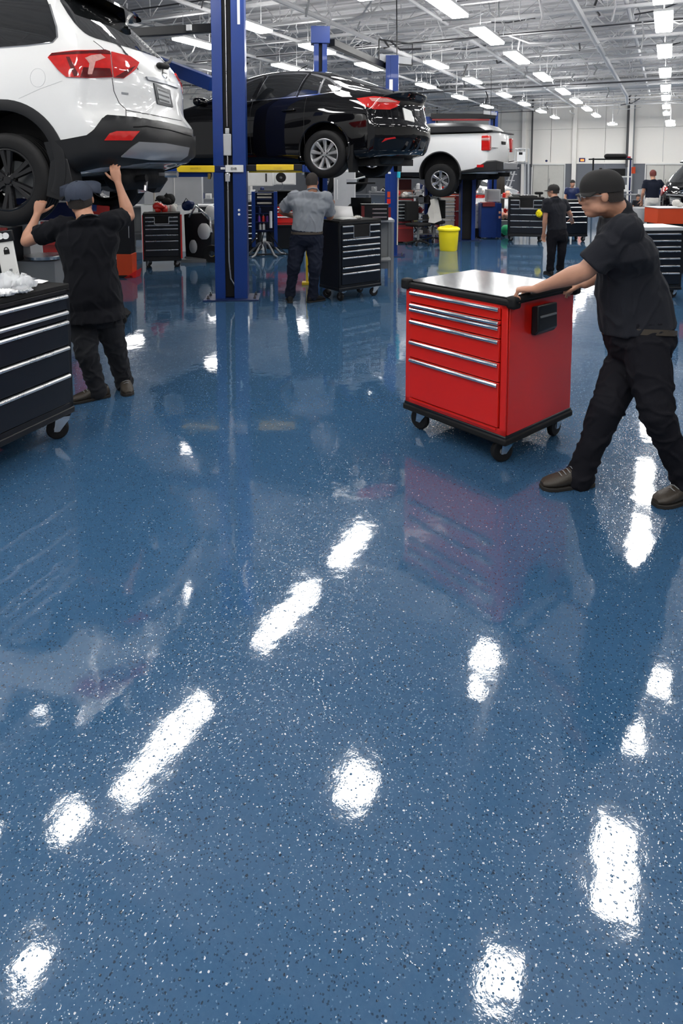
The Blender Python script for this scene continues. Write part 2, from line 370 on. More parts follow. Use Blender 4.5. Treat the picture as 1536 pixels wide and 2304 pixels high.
pipe_run('ceiling_conduit', [(-20, 17.2, 5.25), (XR, 17.2, 5.25)], 0.018, 'conduit', 'thin black conduit crossing under the ceiling above the pickup')
pipe_run('ceiling_conduit', [(-20, 11.0, 5.25), (XR, 11.0, 5.25)], 0.018, 'conduit', 'thin black conduit crossing under the ceiling above the sedan roof')
pipe_run('air_duct', [(-20, 32.5, 5.66), (XR, 32.5, 5.66)], 0.28, 'lgrey', 'round grey air duct crossing under the ceiling near the back wall', n=20)
pipe_run('air_duct', [(0.75, 4, 5.75), (0.75, 28, 5.75)], 0.2, 'joist', 'round white air duct along the ceiling above the lamps nearest the frame edge', n=20)
# the clutter of braces, hangers, sprinkler drops and wires between the joists
rr = random.Random(3)
mb = MB()
for i in range(900):
    x = rr.uniform(-21, 0.2); y = rr.uniform(5, 31.5) if i % 6 else rr.uniform(33.3, 40); z = rr.uniform(5.1, 6.1); k = rr.random()
    if k < 0.35: q = (x+rr.uniform(-1.2, 1.2), y+rr.uniform(-1.2, 1.2), min(6.1, z+rr.uniform(-0.4, 0.4)))
    elif k < 0.65: q = (x, y, z-rr.uniform(0.2, 0.7))
    else: q = (x+rr.uniform(-2.5, 2.5), y, z)
    m_ = ((x+q[0])/2+rr.uniform(-.15, .15), (y+q[1])/2+rr.uniform(-.15, .15), (z+q[2])/2+rr.uniform(-0.12, 0.05))
    mb.tube([(x, y, z), m_, q], rr.choice((0.008, 0.012, 0.018, 0.028)), 4, mi=0 if rr.random() < 0.72 else (1 if rr.random() < 0.6 else 2), cap=False)
o = mb.build('ceiling_wiring', ['joist', 'grey', 'conduit']); tag(o, 'tangle of thin braces, wires and hangers under the roof deck', 'wiring', kind='stuff')
for i, (px, py, Z) in enumerate(((605, 133, 14), (1348, 80, 16), (1370, 110, 20))):
    pass
# pipes on the far wall
def wall_pipe(px, top, bot, m, label, r=0.055, off=0.2, dx=0.0):
    d = ray(px, 330); t = (YF-off)/d.y; p = CAMP+d*t
    pts = [(p.x, p.y, bot), (p.x+dx, p.y, top)]
    if dx == 0: pts += [(p.x, p.y, top+0.05), (p.x+0.1, p.y, top+0.25)]
    return tag(MB().tube(pts, r, 10).build('wall_pipe', m), label, 'pipe')
wall_pipe(1411, 5.9, 1.9, 'conduit', 'black pipe down the back wall beside a thinner grey one', 0.075)
wall_pipe(1424, 5.9, 0.3, 'grey', 'thin grey pipe down the back wall beside the black one', 0.05)
wall_pipe(1196, 6.0, 1.9, 'conduit', 'thin black pipe down the back wall behind the ladder', 0.05)
wall_pipe(982, 6.0, 1.9, 'conduit', 'thin black pipe on the back wall above the white pickup bed', 0.045)
wall_pipe(946, 6.0, 1.9, 'grey', 'thin grey pipe on the back wall above the sedan boot', 0.04)

# ---------------------------------------------------------------- ceiling lights
ORD = ['nearest', 'second', 'third', 'fourth', 'fifth', 'sixth', 'seventh', 'eighth', 'ninth', 'tenth', 'eleventh']
def light(x, y, z, ln, wd, label, group, rod=True):
    r = empty('ceiling_light', (x, y, z)); tag(r, label, 'ceiling light', group)
    MB().box((0, 0, 0.075), (wd+0.03, ln+0.03, 0.05)).build('housing', 'housing', r, bevel=0.008)
    MB().box((0, 0, 0.025), (wd, ln, 0.05)).build('diffuser', 'lamp', r, bevel=0.01)
    MB().box((0, 0, 0.106), (wd*0.5, ln*0.9, 0.012)).build('added_uplight', 'added_upglow', r)  # glowing strip added on top to brighten the ceiling
    for s in (-1, 1):
        MB().tube([(0, s*ln*0.35, 0.1), (0, s*ln*0.35, 6.1-z)], 0.006, 5).build('suspension_rod', 'joist', r)
    return r
ZL = 4.7
rows = [
 (-0.19, [12.1, 14.75, 18.4, 22.5, 26.8, 30.4, 34.8, 39.2], 'in the row running straight away near the frame edge'),
 (-3.66, [11.55, 14.6, 17.75, 21.8, 26.2, 30.2, 34.4, 38.9], 'in the ceiling row passing above the far man'),
 (-5.92, [17.9, 21.7, 26.4, 30.5, 34.9, 39.4], 'in the ceiling row that ends above the ladder'),
 (-7.75, [11.35, 14.3, 17.4, 22.3, 26.5, 31.0], 'in the ceiling row passing over the black sedan'),
 (-9.9, [12.4, 16.5], 'in the ceiling row behind the blue lift column'),
]
for x, ys, wh in rows:
    for i, y in enumerate(ys):
        light(x, y, ZL, 1.85 if x > -4 else 1.35, 0.31, '%s lamp %s' % (ORD[i], wh), 'rectangular lamps hung under the ceiling')
for x, y, ln in ((-4.9, 5.35, 1.4), (-4.8, 7.85, 1.45), (-4.72, 9.9, 1.2), (-0.19, 6.2, 0.85)):
    light(x, y, ZL, ln, 0.27 if x < -1 else .34, 'rectangular lamp above the frame, mirrored as a long streak in the blue floor', 'lamps seen only in the floor')
for x, y, q in ((-2.74, 5.86, .40), (-5.16, 4.22, .25), (-4.48, 3.23, .24), (-0.96, 4.88, .30), (-1.96, 8.3, .30), (-1.93, 7.75, .17), (-5.75, 3.7, .2), (-0.19, 7.9, .42), (0.12, 8.86, .36), (-0.15, 11.0, .42)):
    light(x, y, ZL, q*1.15, q*.9, 'square lamp above the frame, mirrored as a round glow in the blue floor', 'square lamps seen only in the floor')
for px, z in ((1377, 281), (1507, 276), (1508, 283)):
    p = at(px, z, 32.0)
    light(p.x, p.y, p.z, 0.5, 0.4, {1377: 'lone small lamp on the back wall side of the fourth row', 1507: 'upper of two small flat lamps near the frame edge', 1508: 'lower of two small flat lamps near the frame edge'}[px], 'small lamps by the back wall')
# lamps behind the camera keep the bay evenly lit
for x in (-3.66, -0.19, 3.4, -7.75):
    for y in (-1.5, 1.5):
        light(x, y, ZL, 1.6, 0.33, 'rectangular tube lamp overhead behind the viewer', 'lamps overhead behind the viewer')
for x in (-13.5, -18.0):  # unseen extra rows, added to brighten the walls
    for y in (18, 24, 30, 36):
        light(x, y, ZL, 1.6, 0.33, 'added rectangular tube lamp over the far bays, hidden behind the raised cars', 'added lamps over the hidden far bays')
for y in (6, 10.5, 15, 20, 25, 30, 35, 39.5):
    light(4.0, y, ZL, 1.6, 0.33, 'rectangular tube lamp outside the frame over the far aisle', 'lamps outside the frame')

# ---------------------------------------------------------------- projected body panels
def chaikin(P, it=2):
    P = [Vector(p) for p in P]
    for _ in range(it):
        Q = []
        for i in range(len(P)):
            a, b = P[i], P[(i+1) % len(P)]; Q += [a.lerp(b, 0.25), a.lerp(b, 0.75)]
        P = Q
    return P
def cdt(poly, step):
    P = []
    for i in range(len(poly)):
        a, b = Vector(poly[i]), Vector(poly[(i+1) % len(poly)]); n = max(1, int(math.ceil((b-a).length/step)))
        for k in range(n): P.append(a.lerp(b, k/n))
    nb = len(P); xs = [p.x for p in P]; ys = [p.y for p in P]
    def inside(x, y):
        c = False; j = nb-1
        for i in range(nb):
            if (P[i].y > y) != (P[j].y > y) and x < (P[j].x-P[i].x)*(y-P[i].y)/(P[j].y-P[i].y)+P[i].x: c = not c
            j = i
        return c
    u = min(xs)+step*0.5
    pts = list(P)
    while u < max(xs):
        v = min(ys)+step*0.5
        while v < max(ys):
            if inside(u, v) and min((Vector((u, v))-q).length_squared for q in P) > (step*0.45)**2: pts.append(Vector((u, v)))
            v += step
        u += step
    r = geometry.delaunay_2d_cdt([Vector(p) for p in pts], [], [list(range(nb))], 1, 1e-7)
    return r[0], r[2]
class Skin:                                             # a car body that panels are laid onto
    def __init__(s, root, body):
        s.root = root; me = body.data
        s.bvh = BVHTree.FromPolygons([v.co.copy() for v in me.vertices], [tuple(p.vertices) for p in me.polygons])
        bpy.context.view_layer.update(); s.M = root.matrix_world.copy(); s.I = s.M.inverted()
    def px(s, u, v):
        d = ray(u, v); o = s.I @ CAMP; q = (s.I @ (CAMP+d)) - o
        h = s.bvh.ray_cast(o, q.normalized())
        if h[0] is None: h = s.bvh.find_nearest(o+q*s.near)
        return h[0], h[1], q.normalized()
    near = 6.0
    def az(s, u, v, a):
        e = Vector((math.cos(a), math.sin(a), 0)); d = Vector((math.sin(a), -math.cos(a), 0))
        p = e*u + Vector((0, 0, v)) - d*6
        h = s.bvh.ray_cast(p, d)
        if h[0] is None: h = s.bvh.find_nearest(p+d*5)
        return h[0], h[1], d
    def patch(s, name, m, poly, mode='px', step=3.0, off=0.004, thick=0.012, parent=None, rnd=0, a=0.0, mirror=False, label=None):
        if rnd: poly = chaikin(poly, rnd)
        vs, fs = cdt(poly, step); V = []; N = []
        for p in vs:
            h, n, d = s.px(p.x, p.y) if mode == 'px' else s.az(p.x, p.y, a)
            if n.dot(d) > 0: n = -n
            V.append(h+n*off); N.append(n)
        fs = [tuple(f) for f in fs]; cnt = {}
        for f in fs:
            for i in range(len(f)):
                e = (f[i], f[(i+1) % len(f)]); k = tuple(sorted(e)); cnt.setdefault(k, []).append(e)
        bd = [v[0] for v in cnt.values() if len(v) == 1]; low = {}
        for e in bd:
            for i in e:
                if i not in low: low[i] = len(V); V.append(V[i]-N[i]*(off+thick))
        fs += [(e[1], e[0], low[e[0]], low[e[1]]) for e in bd]
        if mirror: V = [Vector((p.x, -p.y, p.z)) for p in V]; fs = [f[::-1] for f in fs]
        mb = MB().add(V, fs); o = mb.build(name, m, parent or s.root, ang=50)
        if label: o['label'] = label
        return o
    def both(s, name, m, poly, **k):
        s.patch(name, m, poly, **k); return s.patch(name, m, poly, mirror=True, **k)
    def seam(s, pts, r=0.0035, m='line', mode='px', a=0.0, name='panel_gap', mirror=True, parent=None):
        P = []
        for i in range(len(pts)-1):
            u0, u1 = Vector(pts[i]), Vector(pts[i+1]); n = 8
            for k in range(n+(i == len(pts)-2)):
                q = u0.lerp(u1, k/n); h, nn, d = s.px(q.x, q.y) if mode == 'px' else s.az(q.x, q.y, a)
                if n and nn.dot(d) > 0: nn = -nn
                P.append(h+nn*0.0005)
        o = MB().tube(P, r, 5).build(name, m, parent or s.root)
        if mirror: MB().tube([(p.x, -p.y, p.z) for p in P], r, 5).build(name, m, parent or s.root)
        return o

def car_body(sp, mname, root):
    R0, F0 = sp['rear'], sp['front']
    n = 170; xs = np.linspace(R0, F0, n)
    def prof(k, sm=5):
        a = np.array(sp[k]); y = np.interp(xs, a[:, 0], a[:, 1]); kk = np.ones(sm)/sm
        for _ in range(2): y = np.convolve(np.pad(y, sm//2, mode='edge'), kk, 'valid')
        return y
    zb, w_, zbe, wbe, zr, wr = prof('zb'), prof('w'), prof('zbelt'), prof('wbelt'), prof('zroof', sp.get('rsm', 7)), prof('wroof')
    xr_, xf_ = np.array(sp['xr']), np.array(sp['xf']); bul = sp.get('bulge', 0.22)
    def catm(P, k=6):
        out = []
        for i in range(len(P)-1):
            p0, p1, p2, p3 = P[max(0, i-1)], P[i], P[i+1], P[min(len(P)-1, i+2)]
            for j in range(k):
                t = j/k; out.append(0.5*((2*p1)+(-p0+p2)*t+(2*p0-5*p1+4*p2-p3)*t*t+(-p0+3*p1-3*p2+p3)*t**3))
        out.append(P[-1]); return out
    zmid = float(np.interp(0, [0, 1], [0.6, 0.6])); LR, LF = sp.get('lr', 0.95), sp.get('lf', 0.7)
    def warp(x, y, z, w):
        q = min(1.0, abs(y)/w)
        if x < R0+LR:
            xe = float(np.interp(z, xr_[:, 0], xr_[:, 1])) + bul*q**3.2; xa = R0+LR
            t = (x-xa)/(R0-xa); t = t**0.9; x = xa+(xe-xa)*t
        if x > F0-LF:
            xe = float(np.interp(z, xf_[:, 0], xf_[:, 1])) - 0.35*q**2.5; xa = F0-LF
            t = (x-xa)/(F0-xa); x = xa+(xe-xa)*t
        return x
    rings = []
    for i, x in enumerate(xs):
        e = min(1.0, (x-R0)/0.16); tp = 1-0.045*(1-e)**2; e2 = min(1.0, (F0-x)/0.2); tp *= 1-0.06*(1-e2)**2
        w = w_[i]*tp; wb = wbe[i]*tp; r = wr[i]*tp; h = zbe[i]-zb[i]; cr = sp.get('crown', 0.03)
        fl = sp.get('shoulder', 0.5)
        P = [Vector(p) for p in ((0, zb[i]), (w*0.80, zb[i]), (w*0.955, zb[i]+0.05), (w*0.99, zb[i]+h*0.25), (w, zb[i]+h*0.52), (w*0.985, zb[i]+h*0.80), (wb, zbe[i]),
             (wb+(r-wb)*fl+0.012, zbe[i]+(zr[i]-zbe[i])*0.5), (r+0.015, zr[i]-min(0.07, (zr[i]-zbe[i])*0.25+0.01)), (r*0.80, zr[i]-0.004), (r*0.4, zr[i]+cr*0.8), (0, zr[i]+cr))]
        half = catm(P)
        pts = [(p.x, p.y) for p in half]+[(-p.x, p.y) for p in half[-2:0:-1]]
        rings.append([(x, y, z, max(w, 0.3)) for y, z in pts])
    def shrink(ring, k): zc = (max(p[2] for p in ring)+min(p[2] for p in ring))/2; return [(x, y*k, zc+(z-zc)*k, w) for x, y, z, w in ring]
    K = [0.12, 0.28, 0.44, 0.58, 0.7, 0.8, 0.88, 0.94, 0.98]
    full = [shrink(rings[0], k) for k in K]+rings+[shrink(rings[-1], k) for k in reversed(K)]
    mb = MB().loft([[(warp(*p), p[1], p[2]) for p in r] for r in full], 0, True)
    o = mb.build('body', mname, root, ang=60)
    return o
def cut_arches(body, arches, zc, r, wmax, mat_in='under'):
    body.data.materials.append(M[mat_in]); cutters = []
    for x in arches:
        for s in (-1, 1):
            mb = MB().lathe([(0.001, -0.18), (r, -0.18), (r, 0.3), (0.001, 0.3)], 56, 0, axis='y')
            c = mb.build('cutter', mat_in, smooth=False); c.data.materials.clear(); c.data.materials.append(M[mat_in])
            c.location = (x, s*(wmax-0.10), zc); c.parent = body.parent; cutters.append(c)
            b = body.modifiers.new('b', 'BOOLEAN'); b.operation = 'DIFFERENCE'; b.object = c; b.solver = 'EXACT'; b.material_mode = 'TRANSFER'
    evaluated(body)
    for c in cutters: bpy.data.objects.remove(c)
    body.data.shade_smooth(); body.data.set_sharp_from_angle(angle=math.radians(45))
def wheel(root, loc, r, wd, rim, style, m, s=1):
    g = empty('wheel', loc); g.parent = root; g.scale = (1, s, 1)
    h = wd/2; sh = r*0.045
    prof = [(rim, -h*0.85), (rim+0.012, -h), (rim+(r-rim)*0.5, -h*1.08), (r-sh, -h*0.97), (r-sh*0.3, -h*0.84)]
    for k in range(5):
        y0 = -h*0.78+k*h*0.33
        prof += [(r, y0), (r, y0+h*0.24), (r-0.012, y0+h*0.25), (r-0.012, y0+h*0.32)]
    prof += [(r-sh*0.3, h*0.84), (r-sh, h*0.97), (rim+(r-rim)*0.5, h*1.08), (rim+0.012, h), (rim, h*0.85)]
    MB().lathe(prof, 64, 0, axis='y', closed=True).build('tyre', 'rubber', g, ang=40)
    MB().lathe([(rim*1.02, h*0.93), (rim*1.02, h*0.86), (rim*0.93, h*0.6), (rim*0.90, -h*0.8), (rim*0.86, -h*0.8), (rim*0.86, h*0.5), (rim*0.93, h*0.86), (rim*0.97, h*0.95)], 56, 0, axis='y', closed=True).build('rim', m, g)
    MB().lathe([(0.001, -h*0.3), (rim*0.62, -h*0.3), (rim*0.62, -h*0.2), (0.001, -h*0.2)], 40, 0, axis='y').build('brake_disc', 'grey', g)
    mb = MB(); n, w0, w1, pair = style
    for k in range(n):
        for q in pair:
            a = 2*PI*k/n+q; T = Matrix.Rotation(a, 4, 'Y')
            r0, r1 = rim*0.16, rim*0.95
            ring = []
            for t, ww, yy in ((r0, w0, h*0.62), ((r0+r1)/2, (w0+w1)/2*0.92, h*0.66), (r1, w1, h*0.8)):
                ring.append([T @ Vector((-ww, yy, t)), T @ Vector((-ww*0.6, yy+0.014, t)), T @ Vector((ww*0.6, yy+0.014, t)), T @ Vector((ww, yy, t)), T @ Vector((ww*0.8, yy-0.035, t)), T @ Vector((-ww*0.8, yy-0.035, t))])
            mb.loft(ring)
    mb.build('spokes', m, g, ang=30)
    mb = MB().lathe([(0.001, h*0.85), (rim*0.13, h*0.83), (rim*0.17, h*0.72), (rim*0.24, h*0.62), (rim*0.26, h*0.4), (0.001, h*0.4)], 32, 0, axis='y'); mb.build('hub', m, g)
    for k in range(5): 
        a = 2*PI*k/5; MB().lathe([(0.001, 0.012), (0.011, 0.01), (0.011, -0.01), (0.001, -0.01)], 8, 0, Matrix.Translation((math.sin(a)*rim*0.2, h*0.72, math.cos(a)*rim*0.2)), axis='y').build('lug_nut', 'darkrim', g)
    return g
def lettering(txt, size, m, parent, loc, rot, name='lettering', ex=0.001, sx=1.0):
    c = bpy.data.curves.new(name, 'FONT'); c.body = txt; c.size = size; c.extrude = ex; c.align_x = 'CENTER'; c.align_y = 'CENTER'; c.resolution_u = 2
    o = bpy.data.objects.new(name, c); COL.objects.link(o); bpy.context.view_layer.update()
    me = bpy.data.meshes.new_from_object(o.evaluated_get(bpy.context.evaluated_depsgraph_get())); bpy.data.objects.remove(o)
    me.materials.clear(); me.materials.append(M[m]); o = bpy.data.objects.new(name, me); COL.objects.link(o); o.parent = parent; o.location = loc; o.rotation_euler = rot; o.scale = (sx, 1, 1)
    return o

def car_root(name, p, half, zc, deg):
    h = heading(deg); q = p - Vector((-math.sin(h), math.cos(h), 0))*half
    return empty(name, (q.x, q.y, p.z-zc), h)
# ---------------------------------------------------------------- white SUV on the lift
p = at(12, 405, 5.4)
suv = car_root('suv', p, 0.95, 0.29, -82); tag(suv, 'white SUV with dark cladding raised above the mechanic in the navy cap', 'car')
suvsp = dict(rear=-1.09, front=3.8, bulge=0.34, lr=0.75,
  zb=[(-1.15, .46), (-.8, .36), (0, .27), (2.85, .27), (3.8, .32)], w=[(-1.15, .91), (-.8, .95), (0, .965), (3.2, .96), (3.8, .86)],
  zbelt=[(-1.15, 1.27), (0, 1.27), (2.0, 1.24), (2.7, 1.15), (3.8, .95)], wbelt=[(-1.15, .87), (-.7, .905), (3.0, .91), (3.8, .8)],
  zroof=[(-1.15, 1.86), (-.5, 1.91), (.5, 1.94), (1.5, 1.92), (2.1, 1.76), (2.8, 1.24), (3.8, 1.02)], wroof=[(-1.15, .54), (-.4, .62), (1.8, .66), (2.3, .7), (2.8, .78), (3.8, .7)],
  xr=[(.30, -.92), (.42, -1.04), (.50, -1.13), (.70, -1.14), (.80, -1.11), (.84, -1.05), (.92, -1.03), (1.10, -1.03), (1.22, -1.01), (1.33, -.95), (1.45, -.85), (1.65, -.64), (1.85, -.42), (1.95, -.34)],
  xf=[(.30, 3.7), (.6, 3.82), (.95, 3.75), (1.1, 3.6)])
body = car_body(suvsp, 'white_paint', suv); S = Skin(suv, body); S.near = 5.5
cut_arches(body, (0, 2.85), 0.40, 0.46, 0.965)
for x in (0, 2.85):
    for s in (1, -1): wheel(suv, (x, s*0.83, 0.29), 0.385, 0.24, 0.255, (6, 0.020, 0.030, (-0.13, 0.13)), 'darkrim', s)
# wheel arch flares
def flare(root, x, s, zc, r0, r1, y, dep=0.02, a0=-38, a1=206, m='cladding', tail=0.0):
    rings = []
    for i in range(41):
        a = math.radians(a0+(a1-a0)*i/40); c, q = math.cos(a), math.sin(a)
        rings.append([(x+c*rr_, s*yy, zc+q*rr_) for rr_, yy in ((r0, y-0.12), (r0, y+dep*0.6), (r0+(r1-r0)*0.35, y+dep), (r1, y+dep*0.4), (r1, y-0.03))])
    return MB().loft(rings).build('wheel_arch_trim', m, root, ang=50)
for x in (0, 2.85):
    for s in (1, -1): flare(suv, x, s, 0.40, 0.455, 0.545, 0.955)
B = lambda *a, **k: S.patch(*a, **k)
SID = dict(mode='az', a=0.0, step=0.05)
S.both('lower_cladding', 'cladding', [(.42, .24), (2.42, .24), (2.42, .42), (.42, .42)], off=0.012, **SID)
# rear bumper cladding: wraps the side and the tail, laid on as the photograph shows it
bump = S.patch('rear_bumper', 'cladding', [(102, 320), (150, 313), (196, 304), (212, 290), (228, 268), (240, 262), (300, 266), (360, 276), (410, 288), (440, 298), (462, 330), (455, 362), (400, 362), (330, 362), (280, 368), (225, 372), (160, 386), (128, 396), (118, 370)], step=6, off=0.022, thick=0.05)
mbx = S.patch('rear_bumper', 'cladding', [(102, 320), (150, 313), (196, 304), (212, 290), (228, 268), (240, 262), (240, 372), (160, 386), (128, 396), (118, 370)], step=6, off=0.022, thick=0.05, mirror=True)
S2 = Skin(suv, bump); S2.near = 5.5
S2.patch('reflector', 'lens_red', [(234, 316), (246, 300), (262, 295), (314, 295), (304, 306), (296, 316)], step=4, off=0.006, parent=bump, label='red reflector')
S2.patch('skid_plate', 'silver_trim', [(272, 352), (296, 330), (312, 319), (370, 322), (424, 332), (420, 350), (404, 360), (330, 358)], step=5, off=0.012, parent=bump, label='silver skid plate')
S2.seam([(300, 286), (330, 284), (380, 292), (430, 306)], 0.006, 'under', mirror=False, parent=bump, name='crease')
S.patch('side_window', 'glass', [(-60, -70), (40, -60), (88, -28), (112, 10), (127, 60), (129, 84), (118, 96), (60, 103), (-60, 112)], step=7, off=0.003, rnd=1)
S.patch('side_window', 'glass', [(-60, -70), (40, -60), (88, -28), (112, 10), (127, 60), (129, 84), (118, 96), (60, 103), (-60, 112)], step=7, off=0.003, rnd=1, mirror=True)
S.seam([(-60, 112), (60, 103), (118, 96), (129, 84), (127, 60), (112, 10)], 0.007, 'chrome', name='window_trim')
S.both('side_window', 'glass', [(1.0, 1.31), (2.05, 1.28), (1.75, 1.62), (1.0, 1.70)], off=0.003, rnd=2, **SID)
rw = S.patch('rear_window', 'glass', [(126, -12), (160, 44), (186, 72), (206, 84), (250, 96), (300, 110), (350, 128), (366, 132), (372, 120), (330, 60), (270, -10), (200, -40)], step=6, off=0.005, rnd=1)
S.patch('tail_light', 'lens_red', [(109, 131), (118, 121), (170, 115), (235, 114), (246, 118), (252, 174), (200, 176), (150, 174), (132, 158)], step=4, off=0.014, label='red lamp with bright centre')
S.patch('tail_light', 'lens_red', [(109, 131), (118, 121), (170, 115), (235, 114), (246, 118), (252, 174), (200, 176), (150, 174), (132, 158)], step=4, off=0.014, mirror=True)
S.patch('tail_light', 'lens_red', [(249, 118), (290, 128), (311, 142), (305, 156), (277, 177), (255, 175)], step=4, off=0.014)
S.patch('tail_light', 'lens_red', [(249, 118), (290, 128), (311, 142), (305, 156), (277, 177), (255, 175)], step=4, off=0.014, mirror=True)
for q in ([(112, 128), (120, 121), (235, 114), (246, 118), (247, 124), (200, 122), (130, 126)], [(150, 130), (158, 130), (178, 170), (168, 173)], [(186, 152), (246, 155), (251, 173), (200, 175), (180, 174)], [(283, 158), (303, 150), (277, 176), (257, 174)]):
    S.patch('lamp_trim', 'lens_dark', q, step=5, off=0.0165, thick=0.004)
S.patch('lamp_reflector', 'lens_clear', [(190, 132), (205, 126), (225, 124), (236, 132), (214, 140), (206, 168), (196, 168), (200, 144)], step=4, off=0.017, thick=0.004)
S.seam([(252, 176), (256, 205), (268, 232), (283, 246), (284, 266)], 0.003); S.seam([(284, 248), (340, 258), (408, 272)], 0.003, mirror=False)
S.seam([(42, 222), (90, 200), (140, 182)], 0.0013, 'lgrey'); S.seam([(210, 92), (228, 106), (236, 114)], 0.003)
fd = [(85+17*math.cos(t*PI/12), 175+21*math.sin(t*PI/12)) for t in range(25)]
S.seam(fd, 0.0011, 'lgrey', mirror=False, name='fuel_door_gap')
hd = S.patch('tailgate_handle', 'silver_trim', [(326, 173), (340, 174), (399, 192), (398, 199), (370, 190), (330, 180)], step=5, off=0.02, thick=0.03)
pl_ = S.patch('licence_plate', 'plate', [(344, 187), (380, 203), (387, 242), (353, 234)], step=5, off=0.012, label='dark licence plate in a black frame')
S.patch('plate_panel', 'lgrey', [(350, 196), (377, 208), (382, 235), (356, 228)], step=5, off=0.014, thick=0.003, parent=pl_)
for (a, b) in ((200, 206), (210, 216), (220, 226)): S.patch('lettering', 'plate', [(353, a), (377, a+8), (378, b+6), (354, b-2)], step=5, off=0.016, thick=0.002, parent=pl_)
S.seam([(371, 150), (365, 158), (365, 170), (372, 178), (377, 170), (377, 158), (371, 150)], 0.008, 'chrome', mirror=False, name='badge')
S.seam([(367, 164), (376, 166)], 0.005, 'chrome', mirror=False, name='badge_bar')
S.patch('badge_lettering', 'silver_trim', [(273, 207), (288, 209), (288, 213), (273, 211)], step=4, off=0.005, thick=0.003)
# spoiler, wiper, mud flap, underside
rings = []
for i in range(21):
    y = -0.55+1.10*i/20; e = 1-abs(y/0.55)**4*0.35
    rings.append([(-.10, y, 1.955), (-.32, y, 1.955), (-.36-.24*e, y, 1.89), (-.36-.25*e, y, 1.865), (-.42, y, 1.85), (-.2, y, 1.88)])
MB().loft(rings).build('spoiler', 'black_paint', suv)
wp = MB(); wp.capsule([(-.97, .06, 1.33), (-.99, -0.06, 1.34)], 0.03, 10); wp.capsule([(-.99, -0.02, 1.36), (-.96, -.20, 1.40), (-.90, -.40, 1.47)], 0.014, 8); wp.build('rear_wiper', 'blackmat', suv)
for s in (1, -1): MB().prism([(-.42, .50), (-.36, .16), (-.50, .12), (-.60, .26), (-.56, .46)], s*0.80, s*0.96).build('mud_flap', 'cladding', suv, bevel=0.005)
ub = MB(); ub.box((1.6, 0, .31), (4.0, 1.5, .14)); ub.tube([(-.95, .35, .3), (-.2, .35, .22), (0.6, .2, .18)], 0.035, 10); ub.capsule([(-.75, -.3, .30), (-.75, .5, .30)], 0.11, 14); ub.capsule([(0, -.7, .29), (0, .7, .29)], 0.05, 12)
ub.ell((0, 0, .29), (.16, .16, .14)); ub.tube([(0.5, .55, .2), (0, .62, .25)], 0.03, 8); ub.tube([(0.5, -.55, .2), (0, -.62, .25)], 0.03, 8)
ub.build('underbody', 'under', suv)
MB().tube([(-1.0, .05, .33), (-1.12, .05, .33)], 0.03, 10).box((-1.0, .05, .33), (.06, .16, .03)).tube([(-.9, .25, .30), (-.9, .28, .18), (-.85, .32, .18)], 0.02, 8).build('tow_hook', 'steel', suv)

# ---------------------------------------------------------------- black sedan on the lift
p = at(728, 347, 9.15)
sedan = car_root('sedan', p, 0.91, 0.27, -63); tag(sedan, 'glossy black sedan with silver wheels raised on the blue lift', 'car')
sedsp = dict(rear=-1.1, front=3.75, bulge=0.34, lr=0.45, rsm=11, crown=0.035,
  zb=[(-1.1, .27), (-.7, .21), (0, .16), (2.8, .15), (3.75, .2)], w=[(-1.1, .85), (-.7, .90), (0, .915), (3.0, .90), (3.75, .75)],
  zbelt=[(-1.1, .99), (-.4, 1.06), (0.2, 1.06), (1.5, 1.01), (2.4, .96), (3.75, .72)], wbelt=[(-1.1, .74), (-.6, .83), (0, .86), (2.6, .85), (3.75, .65)],
  zroof=[(-1.1, 1.10), (-.95, 1.12), (-.75, 1.13), (-.45, 1.23), (0, 1.40), (.4, 1.495), (.9, 1.53), (1.3, 1.515), (1.7, 1.44), (2.5, 1.05), (3.1, .97), (3.75, .80)],
  wroof=[(-1.1, .66), (-.7, .64), (-.3, .57), (.3, .56), (1.5, .56), (2.1, .62), (2.6, .74), (3.75, .6)],
  xr=[(.18, -.95), (.32, -1.07), (.50, -1.13), (.66, -1.13), (.74, -1.07), (.95, -1.02), (1.04, -1.03), (1.12, -1.07)], xf=[(.18, 3.6), (.45, 3.78), (.8, 3.68), (.9, 3.5)])
sbody = car_body(sedsp, 'black_paint', sedan); S = Skin(sedan, sbody); S.near = 9.2
cut_arches(sbody, (0, 2.8), 0.33, 0.385, 0.915)
for x in (0, 2.8):
    for s in (1, -1): wheel(sedan, (x, s*0.80, 0.27), 0.335, 0.225, 0.215, (9, 0.016, 0.034, (0,)), 'alu', s)
for s in (1, -1):
    for x in (0, 2.8): flare(sedan, x, s, 0.33, 0.380, 0.405, 0.905, 0.012, -20, 200, 'black_paint')
SD = dict(mode='az', a=0.0, step=0.05)
dl = [(-.20, 1.14), (.25, 1.105), (1.2, 1.075), (2.05, 1.05), (1.75, 1.25), (1.35, 1.40), (.95, 1.455), (.45, 1.435), (.08, 1.33)]
tr = S.both('window_trim', 'chrome', [(-.27, 1.135), (.25, 1.085), (1.2, 1.055), (2.12, 1.03), (1.77, 1.28), (1.36, 1.43), (.95, 1.483), (.42, 1.46), (.02, 1.34)], off=0.003, rnd=1, **SD)
for q in ([(-.19, 1.145), (.10, 1.12), (.13, 1.34), (.04, 1.30)], [(.14, 1.118), (.44, 1.105), (.40, 1.42), (.17, 1.35)], [(.50, 1.10), (1.18, 1.075), (1.10, 1.445), (.95, 1.452), (.46, 1.43)], [(1.26, 1.073), (1.98, 1.05), (1.70, 1.25), (1.33, 1.395), (1.18, 1.43)]):
    S.both('side_window', 'glass', q, off=0.010, **SD)
for (x0, x1) in ((.455, .475), (1.19, 1.235)): S.both('window_pillar', 'black_paint', [(x0, 1.09), (x1+.01, 1.09), (x1-.05, 1.445), (x0-.05, 1.44)], off=0.012, **SD)
